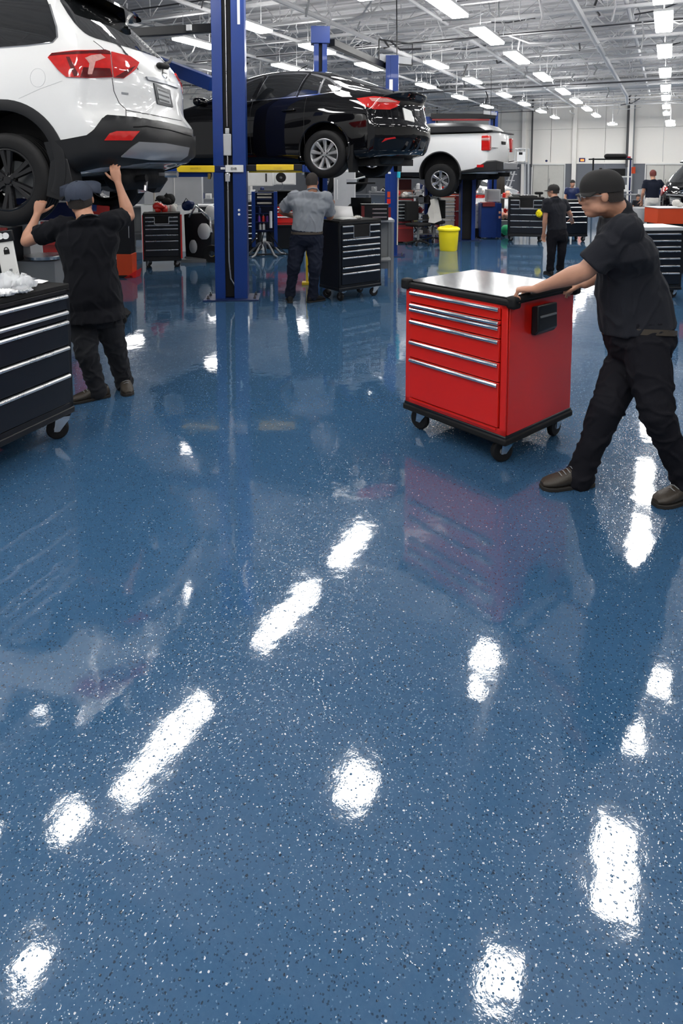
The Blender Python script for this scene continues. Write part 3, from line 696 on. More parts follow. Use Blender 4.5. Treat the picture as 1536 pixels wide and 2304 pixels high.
rws = Skin(sedan, sbody)
def top_patch(root, bvh, name, m, poly, step=0.05, off=0.004):
    vs, fs = cdt(poly, step); V = []; fs = [tuple(f) for f in fs]; low = {}
    for p in vs:
        h, n, i, d = bvh.ray_cast(Vector((p.x, p.y, 5)), Vector((0, 0, -1))); h = h or Vector((p.x, p.y, 1)); n = n or Vector((0, 0, 1)); V.append(h+(n if n.z > 0 else -n)*off)
    return MB().add(V, fs).build(name, m, root, ang=60, fixn=True)
top_patch(sedan, S.bvh, 'rear_window', 'glass', chaikin([(-.62, -.50), (-.62, .50), (.12, .47), (.22, 0.3), (.22, -.3), (.12, -.47)], 2))
top_patch(sedan, S.bvh, 'windscreen', 'glass', [(2.45, -.62), (2.45, .62), (1.75, .50), (1.7, 0), (1.75, -.50)])
S.patch('tail_light', 'lens_red', [(802, 222), (840, 217), (872, 219), (899, 228), (893, 240), (876, 247), (840, 246), (822, 240)], step=3, off=0.010, label='red lamp with a clear band')
S.patch('tail_light', 'lens_red', [(802, 222), (840, 217), (872, 219), (899, 228), (893, 240), (876, 247), (840, 246), (822, 240)], step=3, off=0.010, mirror=True)
S.patch('lamp_reflector', 'lens_clear', [(830, 221), (868, 221), (893, 229), (868, 230), (836, 228)], step=3, off=0.013, thick=0.004)
S.patch('licence_plate', 'plate_white', [(905, 243), (923, 250), (931, 276), (910, 271)], step=3, off=0.014, label='white licence plate')
S.patch('reflector', 'lens_red', [(858, 320), (866, 311), (888, 308), (890, 311), (872, 314)], step=3, off=0.008)
S.seam([(872, 219), (878, 246), (884, 275), (880, 300)], 0.003)
S.both('side_sill', 'black_paint', [(.42, .14), (2.4, .14), (2.4, .24), (.42, .24)], off=0.018, **SD)
for xx in (1.22, 0.30): S.seam([(xx, .28), (xx+.02, .8), (xx, 1.08)], 0.003, mode='az')
for xx in (0.48, 1.45):
    for s in (1, -1): MB().capsule([(xx, s*.915, .90), (xx+.18, s*.915, .89)], 0.016, 10).build('door_handle', 'black_paint', sedan)
for s in (1, -1):
    MB().capsule([(2.02, s*.98, 1.06), (2.06, s*1.08, 1.07)], [0.07, 0.065], 14).build('wing_mirror', 'black_paint', sedan)
    MB().prism([(-.34, .36), (-.38, .02), (-.44, .02), (-.45, .40)], s*0.72, s*0.90).build('mud_flap', 'blackmat', sedan)
MB().tube([(.95, 0.0, 1.55), (.93, 0, 1.60)], 0.02, 8).tube([(.93, 0, 1.60), (.78, 0, 1.66)], 0.008, 6).build('antenna', 'blackmat', sedan)
ub = MB(); ub.box((1.4, 0, .16), (4.2, 1.45, .10)); ub.capsule([(-.70, -.1, .22), (-.70, .5, .22)], 0.09, 12); ub.capsule([(0, -.7, .27), (0, .7, .27)], 0.045, 10); ub.box((-.2, 0, .18), (.5, .9, .12)); ub.build('underbody', 'under', sedan)
0 and MB().loft([[(-1.02, y, 1.125), (-1.14, y*1.0, 1.145), (-1.14, y, 1.125), (-1.0, y, 1.10)] for y in [-.55+.11*i for i in range(11)]])

# ---------------------------------------------------------------- white pickup on the lift farther back
p = at(989, 406, 15.6)
truck = car_root('pickup_truck', p, 0.95, 0.26, -60); tag(truck, 'white pickup truck with a black bed cover raised behind the black sedan', 'truck')
trsp = dict(rear=-1.25, front=4.4, bulge=0.10, lr=0.4, rsm=3, crown=0.0, shoulder=0.3,
  zb=[(-1.25, .42), (-.6, .42), (.5, .34), (4.4, .36)], w=[(-1.25, .94), (-.9, .97), (4.0, .97), (4.4, .85)],
  zbelt=[(-1.25, 1.28), (1.05, 1.28), (1.15, 1.22), (2.7, 1.18), (4.4, 1.05)], wbelt=[(-1.25, .93), (3.2, .93), (4.4, .8)],
  zroof=[(-1.25, 1.38), (.98, 1.38), (1.16, 1.78), (1.4, 1.90), (2.3, 1.90), (2.9, 1.5), (3.2, 1.28), (4.4, 1.15)], wroof=[(-1.25, .915), (.98, .915), (1.2, .68), (2.5, .68), (3.2, .84), (4.4, .7)],
  xr=[(.4, -1.12), (.62, -1.20), (.66, -1.22), (1.0, -1.24), (1.38, -1.21)], xf=[(.3, 4.3), (.7, 4.42), (1.2, 4.3)])
tbody = car_body(trsp, 'white_paint', truck); S = Skin(truck, tbody); S.near = 15
cut_arches(tbody, (0, 3.3), 0.42, 0.50, 0.97)
for x in (0, 3.3):
    for s in (1, -1): wheel(truck, (x, s*0.82, 0.26), 0.40, 0.26, 0.225, (6, 0.022, 0.045, (0,)), 'steel', s)
for s in (1, -1):
    for x in (0, 3.3): flare(truck, x, s, 0.42, 0.495, 0.53, 0.96, 0.02, -15, 195)
# bed cover, tail lamps, bumper
rings = []
for x, z in ((-1.17, 1.395), (-1.05, 1.45), (-.9, 1.57), (-.5, 1.62), (.3, 1.63), (.75, 1.60), (.92, 1.42)):
    rings.append([(x, -.88, 1.385), (x, -.85, 1.39+(z-1.39)*.6), (x, -.7, z), (x, 0, z+.02), (x, .7, z), (x, .85, 1.39+(z-1.39)*.6), (x, .88, 1.385)])
MB().loft(rings).build('bed_cover', 'black', truck)
MB().box((-.12, .92, 1.40), (2.2, .07, .035)).box((-.12, -.92, 1.40), (2.2, .07, .035)).box((-1.2, 0, 1.40), (.07, 1.8, .035)).build('bed_rail_cap', 'cladding', truck, bevel=0.005)
for s in (1, -1): 
    MB().box((-1.10, s*.90, 1.12), (.20, .14, .34)).build('tail_light', 'lens_red', truck, bevel=0.02)
    MB().box((-1.10, s*.905, 1.21), (.19, .145, .06)).build('reversing_lamp', 'lens_clear', truck, bevel=0.01)
mb = MB(); mb.loft([[(-.55+dx, y, .46), (-.62+dx, y, .44), (-.62+dx, y, .62), (-.50+dx, y, .60)] for dx, y in ((0, .985), (0, .96))])
bm_ = MB()
path = [(-.52, .985), (-.85, 1.0), (-1.15, .99), (-1.34, .88), (-1.40, .6), (-1.40, 0), (-1.40, -.6), (-1.34, -.88), (-1.15, -.99), (-.85, -1.0), (-.52, -.985)]
hts = [(.42, .50), (.44, .56), (.46, .72), (.47, .74), (.47, .72), (.47, .68), (.47, .72), (.47, .74), (.46, .72), (.44, .56), (.42, .50)]
bm_.loft([[(x*.96, y*.88, a), (x, y, a+.02), (x, y, b-.02), (x*.96, y*.9, b)] for (x, y), (a, b) in zip(path, hts)])
bb = bm_.build('rear_bumper', 'cladding', truck, bevel=0.01)
MB().box((-1.41, 0, .60), (.03, 1.1, .16)).build('bumper_step', 'silver_trim', bb, bevel=0.01)
MB().box((-1.0, 1.0, .60), (.16, .02, .06)).build('reflector', 'lens_red', bb)
MB().box((-1.235, 0, 1.15), (.03, .3, .07)).box((-1.22, 0, 1.02), (.02, 1.66, .01)).build('tailgate_handle', 'blackmat', truck)
S.both('lower_cladding', 'cladding', [(.52, .32), (2.75, .32), (2.75, .45), (.52, .45)], off=0.015, mode='az', a=0.0, step=0.08)
ub = MB(); ub.box((1.6, 0, .38), (4.8, 1.3, .16)); ub.capsule([(0, -.7, .26), (0, .7, .26)], 0.06, 12); ub.ell((0, 0, .26), (.2, .2, .17)); ub.capsule([(-.95, -.4, .36), (-.5, -.4, .34)], 0.09, 12); ub.box((-1.25, 0, .40), (.3, .1, .1))
ub.tube([(-.7, .5, .3), (.7, .5, .3)], 0.03, 8); ub.build('underbody', 'under', truck)
# ---------------------------------------------------------------- lifts
def column(root, base, hgt, wl, gap, wr, dep, yaw, cap=False, plate=True, name='column'):
    """A channel post; base: world point at the middle of its front, yaw: turn of its front away from the view."""
    g = empty(name, base-root.location, PSI+math.radians(yaw)); g.parent = root
    W_ = wl+gap+wr; t = 0.02; mb = MB()
    out = [(-W_/2, 0), (-W_/2+wl, 0), (-W_/2+wl, .05), (-W_/2+wl-t, .05), (-W_/2+t+.02, .05), (-W_/2+t+.02, dep-t), (W_/2-t-.02, dep-t), (W_/2-t-.02, .05), (W_/2-wr, .05), (W_/2-wr, 0), (W_/2, 0), (W_/2, dep), (-W_/2, dep)]
    n = len(out); mb.add([(x, y, 0.01) for x, y in out]+[(x, y, hgt) for x, y in out], [tuple(range(n))[::-1], tuple(range(n, 2*n))]+[(i, (i+1) % n, (i+1) % n+n, i+n) for i in range(n)])
    mb.build('post', 'blue', g, bevel=0.004, smooth=False)
    MB().box((-W_/2+wl+gap/2, .07, hgt/2), (gap+.03, .012, hgt-.06)).build('inner_channel', 'blackmat', g)
    if plate:
        MB().box((0, dep*.4, .008), (W_+.32, dep+.18, .016)).build('base_plate', 'bluedk', g, bevel=0.003)
        for sx in (-1, 1):
            for y in (-.02, dep*.8):
                MB().lathe([(.001, .065), (.010, .06), (.010, .035), (.020, .035), (.020, .016), (.001, .016)], 12, 0, Matrix.Translation((sx*(W_/2+.10), y, 0))).build('anchor_bolt', 'conduit', g)
    if cap: MB().box((0, dep/2, hgt-.14), (W_+.10, dep+.06, .30)).build('head_box', 'blue', g, bevel=0.006)
    return g
def bar(root, a, b, w_, h_, m, name, parent=None):          # a box beam between two world points
    a, b = Vector(a), Vector(b); d = b-a; L = d.length
    T = Matrix.Translation(-root.location) @ Matrix.Translation((a+b)/2) @ d.to_track_quat('X', 'Z').to_matrix().to_4x4()
    return MB().box((0, 0, 0), (L, w_, h_), 0, T).build(name, m, parent or root, bevel=0.006)

base = on(521, 674); lift = empty('vehicle_lift', base); tag(lift, 'tall blue two-post lift with yellow arm pads holding the black sedan', 'lift')
c1 = column(lift, base, 4.75, .14, .125, .185, .32, 4)
MB().box((-.03, .03, 2.17), (.11, .07, .30)).box((-.03, .03, 2.36), (.055, .05, .08)).build('lock_release', 'lgrey', c1, bevel=0.01)
MB().tube([(-.03, .02, 2.42), (-.03, .02, 4.7)], .006, 6).build('lock_cable', 'steel', c1)
MB().tube([(-.03, .02, 2.02), (-.03, .01, 1.78), (-.028, .01, .55), (-.01, .02, .30), (.06, .02, .17)], .012, 8).build('lift_cable', 'steel', c1)
MB().box((-.03, .01, 1.72), (.07, .05, .12)).build('cable_clamp', 'chrome', c1, bevel=0.006)
MB().box((.15, -.004, 4.05), (.035, .006, .5)).build('sticker', 'paper', c1)
for z in (1.205, 1.265): MB().lathe([(.001, 0.0), (.017, 0.0), (.017, .006), (.001, .006)], 16, 0, Matrix.Translation((.12, -.004, z)), axis='y').build('sticker', 'paper', c1)
b2 = at(722, 612, 12.0); b2.z = 0
c2 = column(lift, b2, 4.37, .09, .06, .09, .24, 4, cap=True)
# arms: front arm towards the bonnet, rear arm towards the back wheel
fr = Vector((math.cos(heading(-90)), math.sin(heading(-90)), 0))
def arm(root, px0, px1, Z0, Z1, pz, pads, h_=.085):
    g = empty('lift_arm', (0, 0, 0)); g.parent = root
    return g
A0, A1 = at(556, 381, 9.18), at(352, 386, 9.15); zt = at(450, 381, 9.15).z
ga = empty('lift_arm'); ga.parent = lift
def seg(px0, px1, py, hpx, m, name, Z=9.15, dep=.10, par=None, yoff=0.0):
    a, b = at(px0, py, Z+yoff), at(px1, py, Z+yoff); return bar(lift, a, b, dep, hpx*Z/F, m, name, par or ga)
seg(548, 508, 379.5, 16, 'white', 'end_cap'); seg(508, 484, 380, 15, 'bluedk', 'sleeve'); seg(484, 398, 380, 15, 'yellow', 'safety_pad'); seg(400, 355, 385, 13, 'blue', 'arm_beam', dep=.12)
seg(475, 360, 393, 10, 'blue', 'arm_brace', Z=9.22, dep=.12)
seg(474, 468, 396, 14, 'brass', 'arm_pin', Z=9.16, dep=.06)
lt = lettering('EHR', .055, 'blackmat', lift, at(526, 380, 9.095)-lift.location, (PI/2, 0, PSI), sx=.85)
lt.parent = ga
lt2 = lettering('HHCE II', .028, 'brass', ga, at(440, 379, 9.095)-lift.location, (PI/2, 0, PSI), sx=1.5)
seg(506, 496, 379, 5, 'white', 'sticker', Z=9.09, dep=.01)
gb = empty('lift_arm'); gb.parent = lift
def seg2(px0, px1, py, hpx, m, name, dep=.10, Z0=9.25): a, b = at(px0, py, Z0), at(px1, py, Z0); return bar(lift, a, b, dep, hpx*Z0/F, m, name, gb)
seg2(551, 577, 378, 14, 'black', 'sleeve'); seg2(577, 661, 376.5, 13, 'yellow', 'safety_pad'); seg2(661, 680, 376, 13, 'black', 'end_cap'); seg2(680, 686, 379, 16, 'blue', 'arm_tip'); seg2(560, 684, 386, 5, 'yellow', 'arm_brace', .08, 9.32)
lettering('HHCEEII', .024, 'brass', gb, at(625, 378, 9.195)-lift.location, (PI/2, 0, PSI), sx=1.4)
# pads under the far sill
gc = empty('lift_arm'); gc.parent = lift
a_, b_ = b2+Vector((0, 0, 1.80)), at(600, 372, 10.9); bar(lift, a_, b_, .12, .10, 'blue', 'arm_beam', gc)
gd = empty('lift_arm'); gd.parent = lift
bar(lift, b2+Vector((0, 0, 1.80)), at(790, 372, 10.4), .12, .10, 'blue', 'arm_beam', gd)

# second lift, between the sedan and the pickup
b3 = on(879, 577); lift2 = empty('vehicle_lift', b3); tag(lift2, 'blue lift post with red stickers behind the black tool chest, its black beam overhead', 'lift')
c3 = column(lift2, b3, 4.15, .10, .0, .16, .30, -6, name='column')
bar(lift2, at(746, 96, 12.0), at(866, 150, 13.9), .13, .13, 'black', 'overhead_beam')
for q, z, m, sz in ((-.02, 3.55, 'paper', (.07, .006, .22)), (-.04, 1.75, 'paper', (.06, .006, .04)), (-.05, 1.30, 'orange', (.06, .006, .12)), (-.05, 1.16, 'red', (.075, .006, .10)), (-.05, .9, 'reddk', (.09, .006, .26)), (-.06, .74, 'red', (.13, .006, .02))):
    MB().box((q, -.004, z), sz).build('sticker', m, c3)
MB().tube([(.155, -.04, 2.2), (.16, -.05, 1.9), (.15, -.05, 1.65)], .035, 10).build('air_hose', 'cyan', c3)
MB().tube([(.14, -.03, 1.7), (.135, -.03, .9), (.13, -.03, .25)], .014, 8).build('hose_drop', 'beige', c3)
fr_ = MB(); o3 = at(890, 118, 13.7)
hf = empty('hanging_monitor_frame', o3, PSI); tag(hf, 'black rectangular frame hung on a rod above the blue post with stickers', 'frame')
w2, h2 = .345, .24
MB().tube([(-w2, 0, h2+.02), (w2, 0.03, h2-.06), (w2, .03, -h2-.02), (-w2, 0, -h2+.05), (-w2, 0, h2+.02)], .016, 6).build('frame', 'black', hf)
MB().tube([(.03, 0.02, -h2), (.02, .02, .5), (.0, .02, 6.0-o3.z)], .012, 6).build('rod', 'black', hf)
MB().add([(-w2+.02, .02, -.19), (w2-.02, .05, -.23), (w2-.02, .05, -.10), (-w2+.02, .02, -.02)], [(0, 1, 2, 3)]).build('glass_shade', 'film', hf)

# pickup lift
b4 = on(1052, 541); lift3 = empty('vehicle_lift', b4); tag(lift3, 'dark blue lift post standing under the white pickup', 'lift')
c4 = column(lift3, b4, 1.62, .03, .24, .10, .34, 0)
bar(lift3, b4+Vector((0, .0, 1.60))-RV*.7, b4+Vector((0, 0, 1.60))+RV*.5, .14, .10, 'bluedk', 'lift_arm')
b5 = at(966, 300, 17.6); b5.z = 0; b6 = at(1111, 300, 17.9); b6.z = 0
lift4 = empty('vehicle_lift', b5); tag(lift4, 'low blue two-post lift with a dark red cross beam behind the white pickup', 'lift')
column(lift4, b5, 3.20, .07, .05, .08, .25, 0, cap=True); column(lift4, b6, 3.38, .07, .05, .08, .25, 0)
bar(lift4, b5+Vector((0, 0, 3.22)), b6+Vector((0, 0, 3.24)), .2, .14, 'black', 'overhead_beam')
bar(lift4, b5+Vector((0, -.12, 3.12))+RV*.1, b6+Vector((0, -.12, 3.14))-RV*.1, .02, .05, 'reddk', 'warning_strip')
hf2 = copy_tree(hf); tag(hf2, 'small black rectangular frame hung above the far end of the pickup bed', 'frame'); hf2.location = at(1103, 247, 17.4); hf2.scale = (.55, .55, .62)

# SUV lift: its carriage and arms under the car, its beams running behind the near column
b7 = cw(-5.1, 5.9); lift5 = empty('vehicle_lift', b7); tag(lift5, 'blue lift arms and overhead beams that carry the white SUV', 'lift')
column(lift5, b7, 4.1, .14, .12, .17, .3, 30)
bar(lift5, at(70, 474, 6.3), at(172, 474, 6.5), .25, .17, 'bluedk', 'carriage')
bar(lift5, at(172, 474, 6.5), at(-80, 440, 6.0), .12, .1, 'bluedk', 'lift_arm')
bar(lift5, at(200, 470, 6.9), at(245, 474, 7.0), .08, .10, 'red', 'arm_restraint'); bar(lift5, at(172, 466, 6.5), at(212, 468, 6.8), .06, .07, 'blue', 'arm_tip')
bar(lift5, at(140, 84, 9.0), at(500, 62, 9.75), .13, .12, 'black', 'overhead_beam')
bar(lift5, at(345, 137, 11.2), at(480, 190, 9.9), .14, .20, 'blue', 'cross_beam')
MB().box(at(425, 62, 9.45)-b7, (.08, .03, .08)).build('sticker', 'paper', lift5)

# ---------------------------------------------------------------- tool chests
def caster(g, x, y, r=.06, m='chrome', sw=0.0):
    c = empty('caster', (x, y, 0), sw); c.parent = g; w = r*.55
    MB().lathe([(.3*r, -w/2), (.85*r, -w/2), (r, -w*.3), (r, w*.3), (.85*r, w/2), (.3*r, w/2)], 28, 0, Matrix.Translation((0, 0, r)), axis='y', closed=True).build('caster_wheel', 'rubber', c)
    MB().lathe([(.001, -w*.4), (.32*r, -w*.45), (.32*r, w*.45), (.001, w*.4)], 16, 0, Matrix.Translation((0, 0, r)), axis='y').build('hub', 'lgrey', c)
    mb = MB()
    for s in (-1, 1): mb.loft([[(-.25*r, s*w*.62, r*.8), (.25*r, s*w*.62, r*.8), (.25*r, s*w*.75, r*.8), (-.25*r, s*w*.75, r*.8)], [(-.1*r, s*w*.62, r*1.9), (1.1*r, s*w*.62, r*1.9), (1.1*r, s*w*.75, r*1.9), (-.1*r, s*w*.75, r*1.9)]])
    mb.box((.5*r, 0, r*1.93+.004), (1.3*r, w*1.6, .012)); mb.lathe([(.35*r, r*1.95), (.35*r, r*2.25), (.001, r*2.25)], 14, 0, Matrix.Translation((.5*r, 0, 0))).box((.5*r, 0, r*2.28), (1.5*r, 1.5*r, .01))
    mb.build('fork', m, c)
    return c
def chest(name, loc, rz, w, d, h, zb, rows, label, body='black', front='navy', top='blackmat', trimm='steel', group=None, toph=.03, casters=True, cr=.06, post=None, split=False, detail=True, basem='black', topover=.0, frame=.035, z0=.028):
    """Local frame: front towards -y, x along the front, origin on the floor under its middle."""
    g = empty(name, loc, rz); tag(g, label, 'tool chest', group)
    ch = h-toph-zb
    mb = MB(); t = .012
    mb.box((0, .012, zb+ch/2), (w, d-.024, ch))
    mb.box((-w/2+frame/2, -d/2+.006, zb+ch/2), (frame, .014, ch)); mb.box((w/2-frame/2, -d/2+.006, zb+ch/2), (frame, .014, ch)); mb.box((0, -d/2+.006, h-toph-.015), (w, .014, .03)); mb.box((0, -d/2+.006, zb+.02), (w, .014, .04))
    mb.build('cabinet_body', body, g, bevel=0.004)
    if post: MB().box((w/2+.012, -d/2+.02, zb+ch/2), (.03, .06, ch)).box((-w/2-.004, -d/2+.02, zb+ch/2), (.014, .05, ch)).build('side_post', post, g, bevel=0.003)
    MB().box((0, 0, h-toph/2), (w+topover, d+topover, toph)).build('worktop', top, g, bevel=0.006)
    MB().box((0, 0, zb-.018), (w+.015, d+.015, .045)).build('base_frame', basem, g, bevel=0.008)
    z = h-toph-z0; tot = sum(rows); usable = z-(zb+.045); dw = w-2*frame-.008
    for i, q in enumerate(rows):
        hh = usable*q/tot; zc = z-hh/2; z -= hh
        segs = [(-dw/2, dw/2)] if not (split and i < 2) else [(-dw/2, -dw*.22), (dw*.22, dw/2)]
        for x0, x1 in segs:
            dr = MB().box(((x0+x1)/2, -d/2-.004, zc), (x1-x0, .022, hh-.008)).build('drawer', front, g, bevel=0.003)
            hz = zc+hh/2-.018
            prof = [(-.024, .011), (-.014, .012), (-.014, -.004), (-.018, -.011), (-.030, -.011), (-.032, .003)]
            hm = MB(); hm.loft([[(x, -d/2+p_, hz+q_) for p_, q_ in prof] for x in (x0+.004, x1-.004)]); hm.build('handle', trimm, dr, bevel=0.002 if detail else 0)
    if split:
        MB().box((0, -d/2-.004, h-toph-.028-usable*(rows[0]+rows[1])/tot/2), (dw*.42, .024, usable*(rows[0]+rows[1])/tot-.012)).build('centre_drawer', 'blackmat', g, bevel=0.003)
        z0, z1 = h-toph-.04, h-toph-.028-usable*(rows[0]+rows[1])/tot
        MB().box((-dw*.215, -d/2-.022, (z0+z1)/2), (.01, .01, z0-z1)).box((dw*.215, -d/2-.022, (z0+z1)/2), (.01, .01, z0-z1)).box((0, -d/2-.022, z1+.006), (dw*.43, .01, .01)).build('drawer_trim', trimm, g)
    if casters:
        for sx in (-1, 1):
            for sy in (-1, 1): caster(g, sx*(w/2-.075), sy*(d/2-.075), cr, 'chrome' if detail else 'grey', PSI-rz+(.5*sx+.25*sy))
    return g
# the red chest being pushed: near corner of its cabinet on the floor plan
dirF = math.radians(131); dirS = math.radians(41)
def camdir(a): return RV*math.cos(a)+FV*math.sin(a)
nc = cw(1.005, 3.90); wF, dS = .84, .76
ctr = nc + camdir(dirF)*wF/2 + camdir(dirS)*dS/2
rz = math.atan2(-camdir(dirF).y, -camdir(dirF).x)
red = chest('tool_chest', ctr, rz, wF, dS, 1.055, .20, [.085, .03, .085, .145, .125, .285], 'red tool chest on casters with a steel top pushed by the striding man', 'red', 'red', 'steel', 'chrome', toph=.035, cr=.072, frame=.045, z0=.012)
red_top = [o for o in red.children if o.name.startswith('worktop')][0]
mb = MB(); mb.box((0, 0, 1.038), (wF+.03, dS+.03, .040)); mb.build('top_rim', 'blackmat', red, bevel=0.012)
MB().box((0, 0, 1.064), (wF-.03, dS-.03, .012)).build('steel_sheet', 'sheet', red, bevel=0.003)
MB().box((0, 0, .166), (wF+.03, dS+.03, .045)).build('bumper_frame', 'blackmat', red, bevel=0.012)
mb = MB(); xh = wF/2+.075; mb.tube([(wF/2-.01, -dS/2+.02, 1.04), (xh-.01, -dS/2+.02, 1.07), (xh, -dS/2+.06, 1.08), (xh, dS/2-.06, 1.08), (xh-.01, dS/2-.02, 1.07), (wF/2-.01, dS/2-.02, 1.04)], .021, 12); mb.build('push_handle', 'blackmat', red)
mb = MB(); mb.box((wF/2+.02, -dS/2+.03, 1.04), (.07, .08, .08)); mb.build('corner_bumper', 'blackmat', red, bevel=0.02); MB().box((wF/2+.02, dS/2-.03, 1.04), (.07, .08, .08)).build('corner_bumper', 'blackmat', red, bevel=0.02)
MB().box((-wF/2+.0, -dS/2+.01, 1.045), (.07, .07, .075)).build('corner_bumper', 'blackmat', red, bevel=0.015)
MB().prism([(0, .80), (0, .98), (.05, .99), (.055, .83), (.03, .80)], -.13, .09, 0, Matrix.Translation((wF/2+.002, 0, 0))).build('side_pocket', 'cladding', red, bevel=0.008)
MB().box((wF/2+.058, -.02, .92), (.006, .18, .012)).build('pocket_trim', 'grey', red)
MB().box((0, -dS/2-.014, .235), (wF-.12, .01, .012)).build('kick_trim', 'red', red)

# near black chest at the left edge of the picture
def rzn(n): return math.atan2(n.x, -n.y)                   # turn of a chest whose front looks along n
nn_ = (RV*.94-FV*.34).normalized(); cor = cw(-1.85, 4.40); fd_ = (RV*-.34-FV*.94).normalized()
near_w, near_d = 1.10, .60
cc = cor + fd_*near_w/2 - nn_*near_d/2
near = chest('tool_chest', cc, rzn(nn_), near_w, near_d, 1.07, .21, [.105, .065, .17, .185, .2], 'large black tool chest with steel pulls and litter on top beside the mechanic', 'black', 'navy', 'blackmat', 'steel', cr=.072, toph=.035)
def on_near(u, v, z=1.072): return cor + fd_*u - nn_*v + Vector((0, 0, z))     # u along the front from the corner, v back from it
rn = random.Random(5)
def crumple(name, p, sx, sy, sz, m, label, cat, n=24, group=None, rz=0.0, amp=.3):
    mb = MB(); rings = []
    for i in range(n):
        a = i/(n-1)
        rings.append([(sx*(a-.5)*(1+.1*rn.uniform(-1, 1)), sy*.5*math.cos(2*PI*k/12)*(math.sin(PI*min(.94, max(.06, a)))**.5)*(1+amp*rn.uniform(-1, 1)), max(0.0, sz*.5+sz*.5*math.sin(2*PI*k/12)*(math.sin(PI*min(.94, max(.06, a)))**.5)*(1+amp*rn.uniform(-1, 1)))) for k in range(12)])
    mb.loft(rings); o = mb.build(name, m, ang=25 if m != 'film' else 70); o.location = p; o.rotation_euler = (0, 0, rz); return tag(o, label, cat, group)
crumple('plastic_bag', on_near(.42, .09), .30, .22, .13, 'film', 'crumpled clear plastic bag on the near black chest', 'plastic bag', rz=.6)
crumple('plastic_bag', on_near(.30, .14), .26, .16, .08, 'film', 'flatter clear plastic film on the near black chest, towards its corner', 'plastic bag', rz=.2)
crumple('paper_wad', on_near(.52, .03), .16, .10, .05, 'paper', 'crumpled white paper at the front edge of the near black chest', 'paper', rz=1.0)
crumple('paper_wad', on_near(.38, .02), .12, .09, .04, 'paper', 'small crumpled white wad beside the plastic bag on the near chest', 'paper', rz=.3)
o = MB().add([(-.07, -.045, 0.001), (.08, -.05, .003), (.085, .03, .006), (.0, .055, .012), (-.075, .04, .002)], [(0, 1, 2, 3, 4)]).build('paper_sheet', 'paper'); o.location = on_near(.06, .24); o.rotation_euler = (0, 0, .4); tag(o, 'small pale paper note lying near the far corner of the near black chest', 'paper')
# the tall white and black card standing behind the litter
tg = empty('standing_card', on_near(.16, .30), PSI+.12); tag(tg, 'tall white card with a black head leaning at the back of the near chest', 'card')
T = Matrix.Rotation(-.14, 4, 'Y')
MB().box((-.02, 0, .15), (.105, .02, .30), 0, T).build('card_panel', 'white', tg, bevel=0.004); MB().box((-.02, -.003, .33), (.125, .03, .075), 0, T).build('card_head', 'black', tg, bevel=0.006)
MB().lathe([(.001, -.019), (.022, -.019), (.022, -.015), (.001, -.015)], 18, 0, T @ Matrix.Translation((-.035, 0, .335)), axis='y').lathe([(.001, -.019), (.022, -.019), (.022, -.015), (.001, -.015)], 18, 0, T @ Matrix.Translation((.0, 0, .332)), axis='y').build('round_mark', 'paper', tg)
MB().box((-.015, -.011, .225), (.035, .004, .03), 0, T).lathe([(.009, -.012), (.015, -.012), (.015, -.009), (.009, -.009)], 14, 0, T @ Matrix.Translation((-.015, 0, .243)), axis='y', closed=True).build('lock_mark', 'blackmat', tg)
MB().box((-.01, -.011, .10), (.018, .004, .018), 0, T).build('small_mark', 'grey', tg)

def chest_px(px, py, yaw, w, d, h, rows, label, zb=.17, **k):        # px, py: middle of the front's foot on the floor
    f = on(px, py); rz_ = PSI+math.radians(yaw); q = f + Vector((-math.sin(rz_), math.cos(rz_), 0))*d/2
    return chest('tool_chest', q, rz_, w, d, h, zb, rows, label, **k)
g1 = chest_px(811, 673, 38, .76, .46, 1.125, [60, 55, 55, 45, 55, 85, 50, 105], 'tall black tool chest beside the man in the grey shirt', split=True, cr=.062, zb=.19, trimm='steel')
g2 = chest_px(366, 603, 14, .67, .46, 1.02, [40, 40, 38, 62, 62, 90, 80], 'black tool chest with red side posts near the mechanic in the navy cap', split=True, post='red', cr=.06, detail=False)
g3 = chest_px(1182, 544, -12, .86, .5, 1.12, [45, 40, 60, 62, 62, 70], 'wide black tool chest with a yellow glove, standing before the far man', split=True, detail=False)
g4 = chest_px(1290, 544, 8, .72, .5, 1.05, [45, 50, 50, 60, 120], 'black tool chest half hidden between the far man and the pushing man', detail=False)
g5 = chest_px(1468, 672, 4, .82, .55, 1.02, [55, 50, 35, 60, 60, 60, 100], 'black tool chest with a pale worktop behind the pushing man', top='lgrey', trimm='steel', toph=.05, topover=.03, zb=.16)
g6 = chest_px(552, 566, 0, .62, .5, 1.1, [50, 40, 30, 55, 30, 70, 50, 90], 'black drawer cabinet just behind the near blue lift post', casters=False, zb=.06, detail=False)
g7 = chest_px(906, 548, 4, .52, .5, 1.13, [40, 30, 35, 40, 30, 40], 'narrow tool chest with black drawers and a dark red base by the stickered post', body='reddk', front='black', zb=.50, casters=False, detail=False)
MB().box((0, 0, .27), (.52, .5, .46)).build('lower_box', 'reddk', g7, bevel=.01); MB().box((0, -.255, .38), (.46, .01, .02)).build('red_line', 'red', g7); 
g8 = chest_px(1005, 520, 2, .55, .45, 1.12, [40, 30, 30, 40, 40, 40, 60], 'pale steel drawer cabinet with an orange top drawer under the pickup wheel', body='reddk', front='beige', casters=False, zb=.1, detail=False)
MB().box((0, -.23, 1.04), (.50, .03, .09)).build('top_drawer', 'orange', g8)
g9 = chest_px(1036, 520, 2, .4, .45, 1.12, [100, 100], 'plain dark red cabinet beside the pale drawer cabinet', body='reddk', front='reddk', casters=False, zb=.1, detail=False)
g10 = chest_px(642, 560, 3, .9, .5, 1.0, [60, 90, 120], 'red cabinet half hidden behind the man in the grey shirt', body='red', front='red', zb=.55, casters=False, detail=False, top='blackmat')
